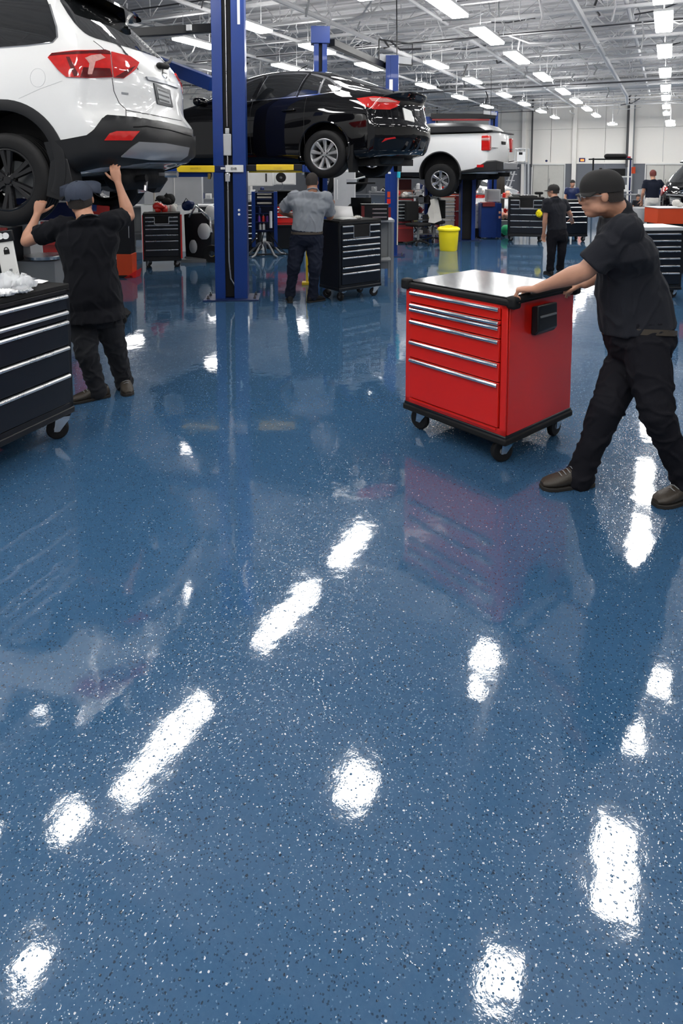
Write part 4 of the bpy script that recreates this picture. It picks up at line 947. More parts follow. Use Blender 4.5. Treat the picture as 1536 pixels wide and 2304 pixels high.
MB().box((0, 0, .27), (.88, .46, .52)).build('dark_base', 'black', g10)
# red box on the pale-topped chest
f = g5.location; 
def tool_box(name, p, rz_, w, d, h, m, label, handle=None, cat='toolbox', lid=None):
    g = empty(name, p, rz_); tag(g, label, cat)
    MB().box((0, 0, h/2), (w, d, h)).build('box_body', m, g, bevel=.006)
    MB().box((0, 0, h+.006), (w+.02, d+.02, .014)).build('lid', lid or m, g, bevel=.004)
    for i in range(3 if handle else 0): MB().box((w*.16, -d/2-.006, h*(.2+.27*i)), (w*.55, .012, .012)).build('handle', handle, g)
    return g
rb = tool_box('red_cabinet', on(1516, 512, 0)*0+at(1512, 509, 11.6)-Vector((0, 0, .0)), PSI, .78, .5, .27, 'orange', 'orange red metal box with a pale lid behind the pale-topped chest', cat='cabinet', lid='lgrey')
tb = MB().box((0, 0, -.44), (.7, .45, .88)).build('stand', 'black', rb)
rb.location.z = .88
p = at(842, 491, 10.6); tool_box('toolbox', (p.x, p.y, 1.02), PSI+.05, .42, .3, .24, 'black', 'low black toolbox with a dark red end behind the tall black chest', handle='steel')
sb_ = bpy.data.objects['toolbox']; MB().box((-.20, -.155, .12), (.05, .01, .22)).build('red_corner', 'reddk', sb_); 
# ---------------------------------------------------------------- benches and background clutter
def bench(px, py, w, d, h, label, top='lgrey', body='grey', yaw=0, shelf=True, name='workbench'):
    f = on(px, py); g = empty(name, f, PSI+math.radians(yaw)); tag(g, label, 'workbench')
    MB().box((0, d/2, h-.02), (w, d, .04)).build('bench_top', top, g, bevel=.005)
    for sx in (-1, 1):
        for y in (.03, d-.03): MB().box((sx*(w/2-.03), y, (h-.04)/2), (.045, .045, h-.04)).build('leg', body, g)
    if shelf: MB().box((0, d/2, .35), (w-.07, d-.05, .02)).build('shelf', body, g)
    MB().box((0, d-.03, h*.55), (w-.08, .02, h*.8)).build('back_panel', body, g)
    return g
def put(name, px, py, Z, build, m, label, cat, yaw=0.0, s=1.0):
    """py: pixel row of the thing's foot, Z metres ahead"""
    p = at(px, py, Z); g = empty(name, p, PSI+math.radians(yaw)); tag(g, label, cat); g.scale = (s, s, s)
    for nm, mb, mm in build: mb.build(nm, mm, g, bevel=0.004, ang=40)
    return g
def bottle(px, py, Z, r, h, m, capm, label, group=None):
    p = at(px, py, Z); g = empty('bottle', p); tag(g, label, 'bottle', group)
    MB().lathe([(.001, 0), (r, 0), (r, h*.68), (r*.75, h*.8), (r*.35, h*.88), (r*.35, h*.93), (.001, h*.93)], 16).build('bottle_body', m, g)
    MB().lathe([(r*.42, h*.92), (r*.42, h), (.001, h)], 12).build('bottle_cap', capm, g); return g
# left bay: bench with wall cabinets seen below the SUV and the sedan
b1 = bench(385, 560, 1.9, .6, 1.0, 'grey workbench behind the chest with red side posts', yaw=6)
wc = empty('wall_cabinet', at(392, 455, 14.6), PSI+.1); tag(wc, 'grey steel cabinet back above the bench under the raised cars', 'cabinet')
MB().box((0, 0, .28), (1.25, .3, .62)).build('cabinet_body', 'lgrey', wc, bevel=.005); MB().box((.03, -.155, .28), (.02, .01, .6)).build('door_gap', 'white', wc); MB().box((0, -.02, .61), (1.3, .36, .03)).build('top_panel', 'white', wc)
MB().box((-.1, 0, -.75), (1.2, .28, 1.4)).build('lower_panel', 'white', wc)
def lump(r, n=3, seed=0):
    rn2 = random.Random(seed); mb = MB()
    for i in range(n): mb.ell((rn2.uniform(-r, r)*.8, rn2.uniform(-r, r)*.5, r*rn2.uniform(.4, 1.2)), (r*rn2.uniform(.5, .9), r*rn2.uniform(.4, .7), r*rn2.uniform(.4, .9)), 12)
    return mb
def bag(px, py, Z, r, m, label, cat='bag', seed=1, name='tool_bag'): return put(name, px, py, Z, [('bag_body', lump(r, 4, seed), m), ('bag_strap', MB().tube([(-r*.6, 0, r), (0, -r*.2, r*1.9), (r*.6, 0, r)], r*.08, 6), 'blackmat')], m, label, cat)
bag(358, 478, 12.4, .12, 'red', 'red cloth bag on the bench by the red-posted chest', seed=2)
bag(383, 478, 12.6, .11, 'cloth', 'off white cloth bag beside the red one on the bench', seed=4)
bag(376, 466, 13.2, .15, 'blackmat', 'black bag behind the red and white ones on the bench', seed=5)
bag(420, 474, 12.9, .13, 'bluedk', 'dark blue folded cloth at the end of the bench', seed=6)
put('red_jacket', 344, 424, 13.5, [('cloth', lump(.13, 4, 9), 'red')], 'red', 'red cloth hung high over the bench under the SUV', 'jacket')
put('shop_lamp', 348, 478, 13.0, [('stand', MB().tube([(0, 0, 0), (0, 0, .85)], .02, 8).tube([(-.2, 0, .82), (.25, 0, .86)], .02, 8), 'beige'), ('foot', MB().lathe([(.12, 0), (.12, .02), (.001, .02)], 16), 'grey')], 'beige', 'thin beige pole frame beside the bench', 'stand')
# wheel balancer with white domes beyond the near lift post
wb_ = put('wheel_balancer', 450, 590, 12.9, [
 ('machine_body', MB().prism([(-.28, .08), (.2, .08), (.25, .75), (.05, .98), (-.3, .95)], 0, .45), 'black'),
 ('drum_cover', MB().ell((.10, -.05, .62), (.13, .06, .17)), 'white'), ('lower_cover', MB().ell((-.12, -.05, .32), (.08, .05, .14)), 'lgrey'),
 ('arm', MB().tube([(-.2, 0, .9), (-.05, -.05, 1.12), (.2, 0, .9), (.25, -.05, .6)], .025, 8), 'chrome'), ('upper_cover', MB().ell((.22, .05, .98), (.12, .08, .16)), 'white'),
 ('wheel', MB().lathe([(.06, -.05), (.17, -.06), (.18, 0), (.17, .06), (.06, .05)], 24, 0, Matrix.Translation((.26, -.08, .18)), axis='y', closed=True), 'rubber'), ('foot', MB().box((-.1, .1, .04), (.5, .5, .08)).tube([(-.3, 0, .1), (.3, -.1, .05)], .02, 6), 'grey')], None, 'black machine with rounded white covers next to the near blue post', 'machine')
put('yellow_stand', 480, 590, 13.7, [('post', MB().box((0, 0, .55), (.08, .08, 1.1)), 'blue'), ('guard', MB().box((0, -.05, .72), (.06, .02, .45)), 'yellow'), ('foot', MB().box((0, 0, .08), (.12, .14, .16)), 'yellow')], None, 'thin blue and yellow stand peeping out beside the near blue post', 'stand')
# orange and black equipment column by the SUV
put('fluid_tank', 290, 622, 11.1, [('tank', MB().box((-.03, 0, .22), (.26, .26, .36)), 'orange'), ('upper_box', MB().box((-.04, 0, .72), (.24, .24, .64)), 'black'), ('wheel_guard', MB().prism([(-.05, 0), (.16, 0), (.18, .13), (.06, .06)], -.14, .14), 'red'), ('base', MB().box((-.03, 0, .02), (.28, .28, .04)), 'blackmat'), ('gauge_strip', MB().box((.06, -.125, .85), (.012, .01, .35)), 'lgrey')], None, 'tall black and orange fluid tank beside the mechanic in the navy cap', 'tank')
# behind the mechanic's arm: red chest, grey machine
put('red_roller_cabinet', 108, 612, 8.2, [('cabinet_body', MB().box((0, .2, .42), (.62, .4, .64)), 'red'), ('drawer', MB().box((0, -.01, .60), (.56, .02, .14)), 'red'), ('drawer', MB().box((0, -.01, .42), (.56, .02, .16)), 'red'), ('handle', MB().box((0, -.03, .65), (.5, .02, .015)), 'steel'), ('handle', MB().box((0, -.03, .47), (.5, .02, .015)), 'steel'), ('worktop', MB().box((0, .2, .75), (.64, .42, .03)), 'blackmat')], None, 'small red roller cabinet under the SUV beyond the mechanic', 'cabinet')
tc_ = put('tyre_changer', 52, 640, 7.2, [('column', MB().prism([(-.12, 0), (.12, 0), (.08, .72), (-.10, .74)], 0, .3), 'lgrey'), ('table', MB().lathe([(.001, .30), (.20, .30), (.22, .34), (.001, .36)], 24, 0, Matrix.Translation((.28, -.05, 0))), 'steel'), ('arm', MB().tube([(-.05, .1, .7), (.05, 0, .78), (.3, -.05, .5)], .03, 8), 'lgrey'), ('base', MB().box((.15, .05, .14), (.55, .4, .28)), 'grey')], None, 'grey machine with a tapered column behind the near black chest', 'machine')
put('dark_tool_stack', -12, 640, 6.9, [('cabinet_body', MB().box((0, .2, .3), (.35, .4, .6)), 'black'), ('red_panel', MB().box((0, -.01, .55), (.33, .02, .12)), 'red'), ('handle', MB().box((0, -.02, .35), (.3, .02, .015)), 'reddk')], None, 'black cabinet with a red band at the frame edge under the SUV tyre', 'cabinet')
# floor jack with a wheel beyond the mechanic
put('floor_jack', 265, 725, 7.7, [('frame', MB().prism([(-.14, .04), (.10, .04), (.14, .10), (.08, .16), (-.14, .13)], -.08, .08), 'blackmat'), ('side_plate', MB().box((-.06, -.09, .2), (.05, .01, .22)), 'white'), ('wheel', MB().lathe([(.001, -.02), (.05, -.02), (.05, .02), (.001, .02)], 18, 0, Matrix.Translation((.09, -.09, .05)), axis='y'), 'rubber'), ('handle', MB().tube([(-.1, 0, .12), (-.12, .1, .5), (-.10, .3, .95)], .018, 8), 'blackmat')], None, 'black floor jack with a white plate behind the mechanic', 'jack')
# blue supply stand with bottles behind the near post
sp_ = on(596, 576); st_ = empty('supply_stand', sp_, PSI+.1); tag(st_, 'open dark blue supply stand with spray bottles between the near post and the grey-shirted man', 'stand')
for x in (-.23, .23): MB().box((x, 0, .78), (.075, .16, 1.16)).build('upright', 'blue', st_, bevel=.005)
for z in (.55, .72, .90, 1.06, 1.20, 1.34): MB().box((0, .03, z), (.42, .16, .015)).build('shelf', 'bluedk', st_)
MB().box((0, .12, .92), (.42, .02, .86)).build('back_panel', 'bluedk', st_)
for z in (1.12, 1.24, 1.31): MB().box((0, -.02, z), (.3, .03, .035)).build('label_strip', 'beige', st_)
mb = MB()
for a in range(5):
    t = a*2*PI/5+.3; mb.tube([(0, 0, .30), (.14*math.cos(t), .14*math.sin(t), .26), (.34*math.cos(t), .34*math.sin(t), .05), (.46*math.cos(t), .46*math.sin(t), .02)], .022, 8)
mb.build('splayed_base', 'grey', st_)
mb = MB(); 
for a in range(7):
    t = a*.9; mb.tube([(.1*math.cos(t), .05, .5), (.3*math.cos(t), -.2, .2+.03*a), (.5*math.cos(t+.3), -.1*math.sin(t), .03), (.6*math.sin(t), .2, .02)], .010, 6)
mb.build('cable_coil', 'blackmat', st_)
MB().tube([(.13, -.06, .6), (.13, -.06, .95)], .03, 10).build('paper_roll', 'paper', st_)
bot = [(584, 507, 'purple', 'white'), (593, 507, 'red', 'white'), (602, 507, 'purple', 'blackmat'), (586, 530, 'lgrey', 'bluedk'), (594, 530, 'white', 'red'), (585, 484, 'bluedk', 'white')]
bcol = ['purple spray bottle with a white cap on the blue stand', 'red bottle with a white cap on the blue stand', 'purple bottle with a black cap on the blue stand', 'grey bottle with a dark blue cap low on the blue stand', 'white bottle with a red cap low on the blue stand', 'dark blue bottle with a white cap on the upper shelf of the blue stand']
for (x, y, m, cm), l in zip(bot, bcol):
    z_ = {507: .7275, 530: .5575, 484: .9075}[y]; p = sp_+Vector((math.cos(st_.rotation_euler.z), math.sin(st_.rotation_euler.z), 0))*((x-596)*13.8/F)
    g = bottle(x, y, 13.8, .03, .145, m, cm, l, 'bottles on the blue stand'); g.location = (p.x, p.y, z_)
# monitor, bottles, papers around the grey-shirted man
mo = put('monitor', 812, 478, 10.9, [('screen', MB().box((0, 0, .18), (.34, .03, .28)), 'screen'), ('stand', MB().box((0, .02, .03), (.05, .03, .1)), 'blackmat'), ('foot', MB().box((0, 0, .008), (.2, .16, .015)), 'blackmat')], None, 'black computer monitor behind the tall black chest', 'monitor', yaw=-8); mo.location.z = 1.04
bk = bench(808, 630, 1.05, .5, 1.02, 'grey bench behind the tall black chest holding monitor and toolbox', body='grey', yaw=2); bk.location = at(812, 600, 10.95); bk.location.z = 0; bk.location -= Vector((-math.sin(PSI), math.cos(PSI), 0))*.45
for i, (x, r, l) in enumerate(((834, .028, 'tall white bottle beside the black monitor'), (841, .022, 'slim white bottle next to the tall one beside the monitor'))):
    g = bottle(x, 474, 10.9, r, .24, 'white', 'lgrey', l, 'bottles by the monitor'); g.location.z = 1.04
_c = g1.location
pr = PSI+math.radians(38)
def on_g1(u, v): return _c + Vector((math.cos(pr), math.sin(pr), 0))*u + Vector((-math.sin(pr), math.cos(pr), 0))*v + Vector((0, 0, 1.128))
mb = MB()
for i in range(3): mb.box((.0, 0, .004+.006*i), (.26-.01*i, .2, .004), 0, Matrix.Rotation(.2*i, 4, 'Z'))
o = mb.build('paper_stack', 'paper'); o.location = on_g1(-.10, -.02); o.rotation_euler = (0, 0, pr); tag(o, 'white papers spread on the tall black chest by the grey-shirted man', 'paper')
o = MB().add([(-.14, 0, 0), (.16, .02, 0), (.13, .10, .17), (-.12, .08, .18)], [(0, 1, 2, 3)]).build('paper_sheet', 'paper'); o.location = on_g1(-.08, .08); o.rotation_euler = (0, 0, PSI); sm = o.modifiers.new('s', 'SOLIDIFY'); sm.thickness = .004; tag(o, 'upright white work sheet on the tall black chest', 'paper')
crumple('rag', on_g1(.08, -.06), .13, .10, .045, 'cloth', 'crumpled pale rag on the tall black chest', 'rag')
put('wall_cabinet', 620, 416, 16.5, [('cabinet_body', MB().box((0, 0, .25), (1.0, .3, .5)), 'white'), ('door', MB().box((.25, -.16, .25), (.46, .02, .46)), 'white')], None, 'white wall cabinet seen under the sedan between post and wheel', 'cabinet').location.z -= .0
put('wall_cabinet', 582, 418, 16.0, [('cabinet_body', MB().box((0, 0, .22), (.7, .3, .44)), 'white'), ('handle', MB().box((.2, -.17, .2), (.03, .03, .2)), 'blackmat')], None, 'white wall cabinet just right of the near blue post', 'cabinet')
put('hose_reel', 632, 420, 15.8, [('reel', MB().lathe([(.03, -.05), (.12, -.05), (.12, -.03), (.08, -.03), (.08, .03), (.12, .03), (.12, .05), (.03, .05)], 20, 0, Matrix.Translation((0, 0, .22)), axis='y', closed=True), 'blackmat'), ('bracket', MB().tube([(0, 0, .2), (0, .05, .45), (0, .1, .5)], .02, 6).tube([(0, 0, .2), (.05, 0, .0), (-.04, 0, -.1)], .012, 6), 'grey')], None, 'black hose reel on the white cabinets under the sedan', 'hose reel')
put('dark_shelf', 628, 470, 15.4, [('shelf', MB().box((0, 0, .42), (.95, .4, .03)).box((0, .18, .2), (.95, .02, .42)), 'blackmat'), ('panel', MB().box((0, 0, .02), (.95, .4, .04)), 'grey')], None, 'dark shelf board behind the head of the man in the grey shirt', 'shelf')
lk = put('white_locker', 775, 478, 16.5, [('locker_body', MB().box((0, .2, -.15), (.55, .4, 1.8)), 'white'), ('door', MB().box((.0, -.01, .0), (.5, .02, 1.4)), 'lgrey'), ('handle', MB().box((-.18, -.03, .25), (.02, .02, .5)), 'white')], None, 'tall white locker behind the tall black chest', 'locker'); lk.location.z = 1.06
put('blower', 796, 466, 11.1, [('housing', MB().lathe([(.001, -.06), (.16, -.05), (.17, .05), (.001, .06)], 20, 0, Matrix.Translation((0, 0, .15)), axis='y'), 'blackmat'), ('duct', MB().box((.1, 0, .25), (.16, .08, .08)), 'grey')], None, 'round black blower on the bench behind the tall chest', 'blower', s=.75).location.z = 1.02
put('rack_arm', 800, 412, 12.6, [('beam', MB().box((.1, 0, 0), (.55, .05, .035)), 'blackmat'), ('grip', MB().box((-.08, 0, .05), (.2, .06, .07)).tube([(-.1, 0, .05), (.18, 0, .12)], .02, 6), 'lgrey')], None, 'black and grey support arm under the sedan beside the far post', 'arm')

# behind the stickered post: chairs, engine parts, towels
rg = random.Random(11)
def parts_pile(px, py, Z, w, h, label, mats, seed, n=26):
    rk = random.Random(seed); g = empty('parts_cart', at(px, py, Z)); g.location.z = 0; g.rotation_euler = (0, 0, PSI); tag(g, label, 'cart')
    for z in (.15, h*.55, h): MB().box((0, 0, z), (w, .45, .03)).build('shelf', 'grey', g)
    for sx in (-1, 1):
        for sy in (-1, 1): MB().tube([(sx*(w/2-.02), sy*.2, .02), (sx*(w/2-.02), sy*.2, h+.05)], .016, 8).build('post', 'grey', g)
    for i in range(n):
        z = rk.choice((.165, h*.55+.015, h+.015)); x = rk.uniform(-w/2+.08, w/2-.08); y = rk.uniform(-.2, .12); m = rk.choice(mats); k = rk.random(); s = rk.uniform(.05, .11)
        if k < .35: mb = MB().lathe([(.001, 0), (s*.6, 0), (s*.6, s*1.5), (s*.3, s*1.8), (.001, s*1.8)], 14, 0, Matrix.Translation((x, y, z))); nm = 'jar'
        elif k < .7: mb = MB().box((x, y, z+s*.7), (s*1.6, s*1.3, s*1.4), 0); nm = 'carton'
        else: mb = MB().tube([(x-s, y, z+s*.4), (x, y-s*.3, z+s*1.6), (x+s, y, z+s*.5)], s*.25, 8); nm = 'hose_piece'
        mb.build(nm, m, g, bevel=.004)
    return g
parts_pile(958, 540, 17.0, .8, .95, 'cart piled with dark engine parts behind the yellow bin', ['blackmat', 'grey', 'chrome', 'lgrey', 'conduit', 'white'], 1, 34)
parts_pile(925, 470, 18.5, 1.0, 1.05, 'shelf cart of mixed red and white goods behind the stickered post', ['red', 'white', 'lgrey', 'reddk', 'beige', 'blackmat'], 2, 34)
parts_pile(1066, 470, 19.2, .9, 1.1, 'shelf cart of red and pale goods behind the blue cabinet', ['red', 'white', 'beige', 'reddk', 'lgrey', 'blackmat'], 3, 34)
parts_pile(975, 470, 21.5, 1.3, 1.15, 'long cart of cartons farther back beneath the pickup', ['white', 'beige', 'grey', 'lgrey', 'red', 'bluedk'], 4, 40)
parts_pile(1137, 470, 18.6, .45, 1.0, 'small cart of pale cartons between blue cabinet and wide chest', ['beige', 'white', 'peach', 'lgrey', 'red'], 5, 26)
parts_pile(1440, 470, 21.0, 1.0, 1.0, 'cart of grey parts behind the shoulder of the pushing man', ['lgrey', 'white', 'blackmat', 'bluedk', 'beige'], 6, 30)
parts_pile(880, 480, 20.5, 1.4, 1.1, 'cart of dark goods far behind the tall black chest', ['white', 'blackmat', 'grey', 'beige', 'lgrey'], 7, 34)
parts_pile(560, 470, 19.0, 1.2, 1.1, 'cart of dark goods far behind the near blue post', ['grey', 'blackmat', 'white', 'bluedk'], 8, 24)
parts_pile(435, 470, 18.0, 1.2, 1.0, 'cart of pale goods far behind the red-posted chest', ['grey', 'white', 'bluedk', 'lgrey'], 9, 24)
def office_chair(px, py, yaw, label):
    g = empty('swivel_chair', on(px, py), PSI+math.radians(yaw)); tag(g, label, 'chair', )
    mb = MB()
    for a in range(5): t = 2*PI*a/5; mb.tube([(0, 0, .12), (.28*math.cos(t), .28*math.sin(t), .06)], .022, 8).ell((.28*math.cos(t), .28*math.sin(t), .035), (.03, .03, .035), 10)
    mb.build('star_base', 'blackmat', g); MB().tube([(0, 0, .1), (0, 0, .46)], .03, 10).build('gas_column', 'grey', g)
    MB().box((0, 0, .50), (.46, .44, .08)).build('seat', 'blackmat', g, bevel=.03); MB().box((0, .22, .82), (.42, .07, .46)).tube([(0, .2, .5), (0, .26, .7)], .025, 8).build('backrest', 'blackmat', g, bevel=.02); return g
office_chair(940, 552, 40, 'black swivel chair behind the narrow dark red chest'); office_chair(975, 545, -30, 'black swivel chair just left of the yellow bin')
put('towel', 975, 500, 15.9, [('towel_cloth', MB().loft([[(-.10-.05*t+.03*math.sin(9*t), -.04, .55-.55*t), (.0, -.10-.03*math.sin(7*t), .58-.6*t), (.10+.10*t, -.03, .55-.5*t), (.0+.03*t, .05, .56-.55*t)] for t in (0, .2, .4, .6, .8, 1)]), 'cloth')], None, 'off white towel draped over the cart under the pickup wheel', 'towel')
put('blue_cabinet', 1104, 528, 17.1, [('cabinet_body', MB().box((0, .2, .46), (.50, .4, .86)), 'blue'), ('side_panel', MB().box((.20, -.012, .46), (.10, .02, .86)), 'blue'), ('red_top', MB().box((-.08, 0.1, .86), (.30, .36, .10)), 'reddk'), ('sticker', MB().box((.20, -.03, .66), (.05, .006, .06)).box((.20, -.03, .54), (.05, .006, .06)), 'peach'), ('leg', MB().box((-.2, .1, .015), (.05, .05, .03)), 'grey'), ('leg', MB().box((.2, .1, .015), (.05, .05, .03)), 'grey')], None, 'small blue cabinet with red top standing right of the pickup lift post', 'cabinet', s=1.05).location.z = 0
put('document_board', 1076, 520, 17.5, [('board', MB().box((0, 0, .55), (.22, .04, .62)), 'white'), ('text_line', MB().box((0, -.022, .7), (.14, .004, .03)).box((0, -.022, .6), (.14, .004, .02)).box((0, -.022, .4), (.10, .004, .05)), 'lgrey'), ('base', MB().box((0, 0, .12), (.24, .2, .24)), 'blackmat')], None, 'white notice board beside the blue cabinet', 'board').location.z = 0
# yellow bin
yb = empty('waste_bin', on(1012, 566)+FV*.22, PSI); tag(yb, 'bright yellow round waste bin with a lid standing on the blue floor', 'waste bin')
MB().lathe([(.001, 0), (.185, 0), (.195, .02), (.225, .44), (.225, .47), (.001, .47)], 36).build('bin_body', 'binyel', yb)
MB().lathe([(.235, .455), (.255, .46), (.255, .49), (.24, .515), (.20, .535), (.001, .545)], 36).build('lid', 'binyel', yb); MB().tube([(-.10, 0, .54), (-.06, 0, .56), (.06, 0, .56), (.10, 0, .54)], .012, 8).build('lid_grip', 'binyel', yb)
gl = crumple('glove', on(1203, 489)*0+at(1203, 497, 17.0), .15, .1, .2, 'binyel', 'bright yellow glove hanging on the wide black chest', 'glove')
q = g3.location; rz3 = g3.rotation_euler.z; gl.location = q+Vector((math.cos(rz3), math.sin(rz3), 0))*.30+Vector((math.sin(rz3), -math.cos(rz3), 0))*.33+Vector((0, 0, .62))
put('green_creeper', 1137, 520, 17.6, [('drum', MB().ell((0, 0, .18), (.13, .1, .15)), 'green'), ('wheel', MB().lathe([(.001, -.03), (.06, -.03), (.06, .03), (.001, .03)], 14, 0, Matrix.Translation((-.06, 0, .06)), axis='y'), 'rubber')], None, 'small bright green drum beside the wide black chest', 'drum').location.z = 0.0
put('peach_bag', 1136, 490, 17.9, [('bag_body', lump(.14, 4, 21), 'peach')], None, 'peach coloured bag above the green drum', 'bag').location.z = .42
put('step_box', 1136, 510, 18.1, [('box_body', MB().box((0, 0, .2), (.3, .3, .4)), 'grey')], None, 'grey box holding the peach bag', 'box').location.z = 0
# rolling platform ladder
ld = put('platform_ladder', 1168, 480, 26.0, [('frame', MB().tube([(-.75, 0, 0), (-.1, 0, 2.15), (-.1, 0, 2.6)], .03, 6).tube([(.35, 0, 0), (.30, 0, 2.6), (-.1, 0, 2.6)], .035, 6).tube([(-.75, .5, 0), (-.1, .5, 2.15), (-.1, .5, 2.6)], .03, 6).tube([(.35, .5, 0), (.30, .5, 2.6), (-.1, .5, 2.6)], .035, 6), 'lgrey'),
 ('platform', MB().box((.1, .25, 2.05), (.45, .5, .04)), 'grey'), ('sign_plate', MB().box((0, -.05, 2.3), (.32, .02, .38)), 'paper'), ('sign_mark', MB().box((-.02, -.065, 2.42), (.14, .01, .1)), 'blackmat')]+
 [('step', MB().box((-.75+.085*i, .25, .25*i+.1), (.22, .52, .03)), 'lgrey') for i in range(1, 8)], None, 'tall grey rolling platform ladder against the back wall', 'ladder'); ld.location.z = 0
rl = put('shelf_rack', 1372, 480, 30.0, [('post', MB().box((-.85, 0, 1.15), (.06, .06, 2.3)), 'blackmat'), ('post', MB().box((.85, 0, 1.15), (.06, .06, 2.3)), 'bluedk'), ('shelf', MB().box((0, .2, 2.25), (1.8, .5, .06)), 'blackmat'), ('shelf', MB().box((.2, .2, 1.45), (1.4, .5, .05)), 'white'), ('shelf', MB().box((.2, .2, .8), (1.4, .5, .05)), 'white'), ('lamp_sign', MB().box((.95, -.1, 1.75), (.14, .1, .3)), 'orange'), ('roll', MB().capsule([(-.2, .1, 2.38), (.6, .1, 2.38)], .12, 10), 'blackmat'), ('carton', MB().box((.3, .2, 1.65), (.7, .3, .34)), 'blackmat'), ('carton', MB().box((.5, .2, .95), (.6, .3, .25)), 'white'), ('carton', MB().box((-.1, .2, .97), (.4, .3, .28)), 'bluedk')], None, 'tall storage rack with white shelves behind the cap of the pushing man', 'rack'); rl.location.z = 0
put('wall_sign', 1309, 360, 38.3, [('frame', MB().box((0, 0, 0), (.34, .06, .24)), 'bluedk'), ('lit_panel', MB().box((0, -.035, -.01), (.2, .02, .12)), 'exitlit')], None, 'small sign with a glowing orange panel on the back wall', 'sign')
put('wall_clock', 1229, 362, 38.3, [('face', MB().lathe([(.001, 0), (.07, 0), (.07, .03), (.001, .03)], 16, axis='y'), 'bluedk')], None, 'tiny round dark device on the back wall above the doors', 'clock')
put('pipe_valve', 1413, 356, 37.9, [('valve_body', MB().box((0, 0, 0), (.22, .15, .2)), 'bluedk'), ('red_cap', MB().box((0, -.08, .06), (.18, .04, .06)), 'red')], None, 'red and blue valve box at the foot of the black wall pipe', 'valve')
# white car and black car far off
def recolour(o, fromm, to):
    for ch in o.children_recursive:
        for s_ in ch.material_slots:
            if s_.material and s_.material.name == M[fromm].name: s_.link = 'OBJECT'; s_.material = M[to]
wcar = copy_tree(sedan); wcar.name = 'white_car'; p = cw(4.75, 21.6); wcar.location = (p.x, p.y, .04); wcar.rotation_euler = (0, 0, heading(-20)); tag(wcar, 'white car parked beyond the wide black chest, its red tail lamp showing', 'car'); recolour(wcar, 'black_paint', 'white_paint')
bcar = copy_tree(suv); bcar.name = 'black_car'; p = cw(8.15, 14.2); bcar.location = (p.x, p.y, .10); bcar.rotation_euler = (0, 0, heading(72)); tag(bcar, 'black car at the frame edge beyond the red-haired man', 'car'); recolour(bcar, 'white_paint', 'black_paint')

# ---------------------------------------------------------------- small things on and around the benches
def top_of(g, u, v, h):
    a = g.rotation_euler.z; p = g.location; return Vector((p.x+math.cos(a)*u-math.sin(a)*v, p.y+math.sin(a)*u+math.cos(a)*v, h))
def small(name, p, parts, label, cat, yaw=0, group=None):
    g = empty(name, p, PSI+yaw); tag(g, label, cat, group)
    for nm, mb, mm in parts: mb.build(nm, mm, g, bevel=.003)
    return g
small('tool_tray', top_of(g3, .05, -.05, 1.12), [('tray', MB().box((0, 0, .015), (.4, .25, .03)), 'blackmat'), ('tool', MB().tube([(-.15, 0, .045), (.16, .03, .05)], .012, 6), 'chrome'), ('tool', MB().tube([(-.1, .07, .045), (.12, -.06, .05)], .016, 6), 'grey')], 'black tray of hand tools on the wide black chest', 'tray')
small('power_tool', top_of(g3, .30, -.08, 1.12), [('tool_body', MB().capsule([(-.07, 0, .10), (.08, 0, .10)], .035, 12), 'blackmat'), ('grip', MB().box((.03, 0, .05), (.04, .035, .10)), 'blackmat')], 'black power tool at the end of the wide black chest', 'tool')
small('power_tool', top_of(g3, -.25, 0, 1.12), [('tool_body', MB().capsule([(-.06, 0, .05), (.07, 0, .05)], .04, 12), 'grey')], 'grey power tool at the ladder end of the wide black chest', 'tool')
for i, (u, v, s_, m, l) in enumerate(((-.15, 0, .10, 'red', 'red cloth heap on the narrow chest by the stickered post'), (.06, -.05, .08, 'cloth', 'white rag heap on the narrow chest by the stickered post'), (.18, .05, .09, 'lgrey', 'pale blue grey rag heap on the narrow chest by the stickered post'))):
    o = lump(s_, 5, 40+i).build('rag_heap', m); o.location = top_of(g7, u, v, 1.13); tag(o, l, 'rag')
small('parts_washer', at(905, 452, 17.2)*1, [('basin', MB().box((0, 0, .1), (.5, .4, .2)), 'peach'), ('lid', MB().box((0, .18, .32), (.5, .03, .3)), 'reddk')], 'red and pink parts tray above the cart by the stickered post', 'tray').location.z = 1.08
bc = bpy.data.objects['blue_cabinet'].location
small('glass_case', (bc.x, bc.y+.2, .965), [('case_body', MB().box((0, .1, .16), (.36, .26, .32)), 'lgrey'), ('case_window', MB().box((0, -.04, .17), (.28, .02, .22)), 'film')], 'pale metal case standing on the blue cabinet', 'case')
small('coat', at(1124, 470, 19.2), [('coat_cloth', MB().loft([[(-.12, 0, 0), (0, -.08, 0), (.13, 0, 0), (0, .08, 0)], [(-.15, 0, .5), (0, -.1, .5), (.14, 0, .5), (0, .08, .5)], [(-.12, 0, .95), (0, -.08, .98), (.12, 0, .95), (0, .06, .95)], [(-.03, 0, 1.1), (0, -.03, 1.1), (.03, 0, 1.1), (0, .03, 1.1)]]), 'shoe'), ('hanger_pole', MB().tube([(0, .1, -.7), (0, .1, 1.15)], .02, 8), 'grey')], 'long brown coat hung on a pole behind the blue cabinet', 'coat')
small('rag_heap', at(1520, 482, 11.6)*1, [('cloth', lump(.07, 4, 50), 'cloth')], 'white rags on the orange red box', 'rag').location.z = 1.165
small('wash_tub', at(1432, 500, 15.5), [('tub', MB().lathe([(.001, 0), (.22, 0), (.26, .35), (.24, .36), (.20, .05), (.001, .04)], 24), 'lgrey'), ('stand', MB().lathe([(.2, -.5), (.16, 0), (.001, 0)], 16), 'blackmat')], 'round grey tub on a stand behind the shoulder of the pushing man', 'tub')
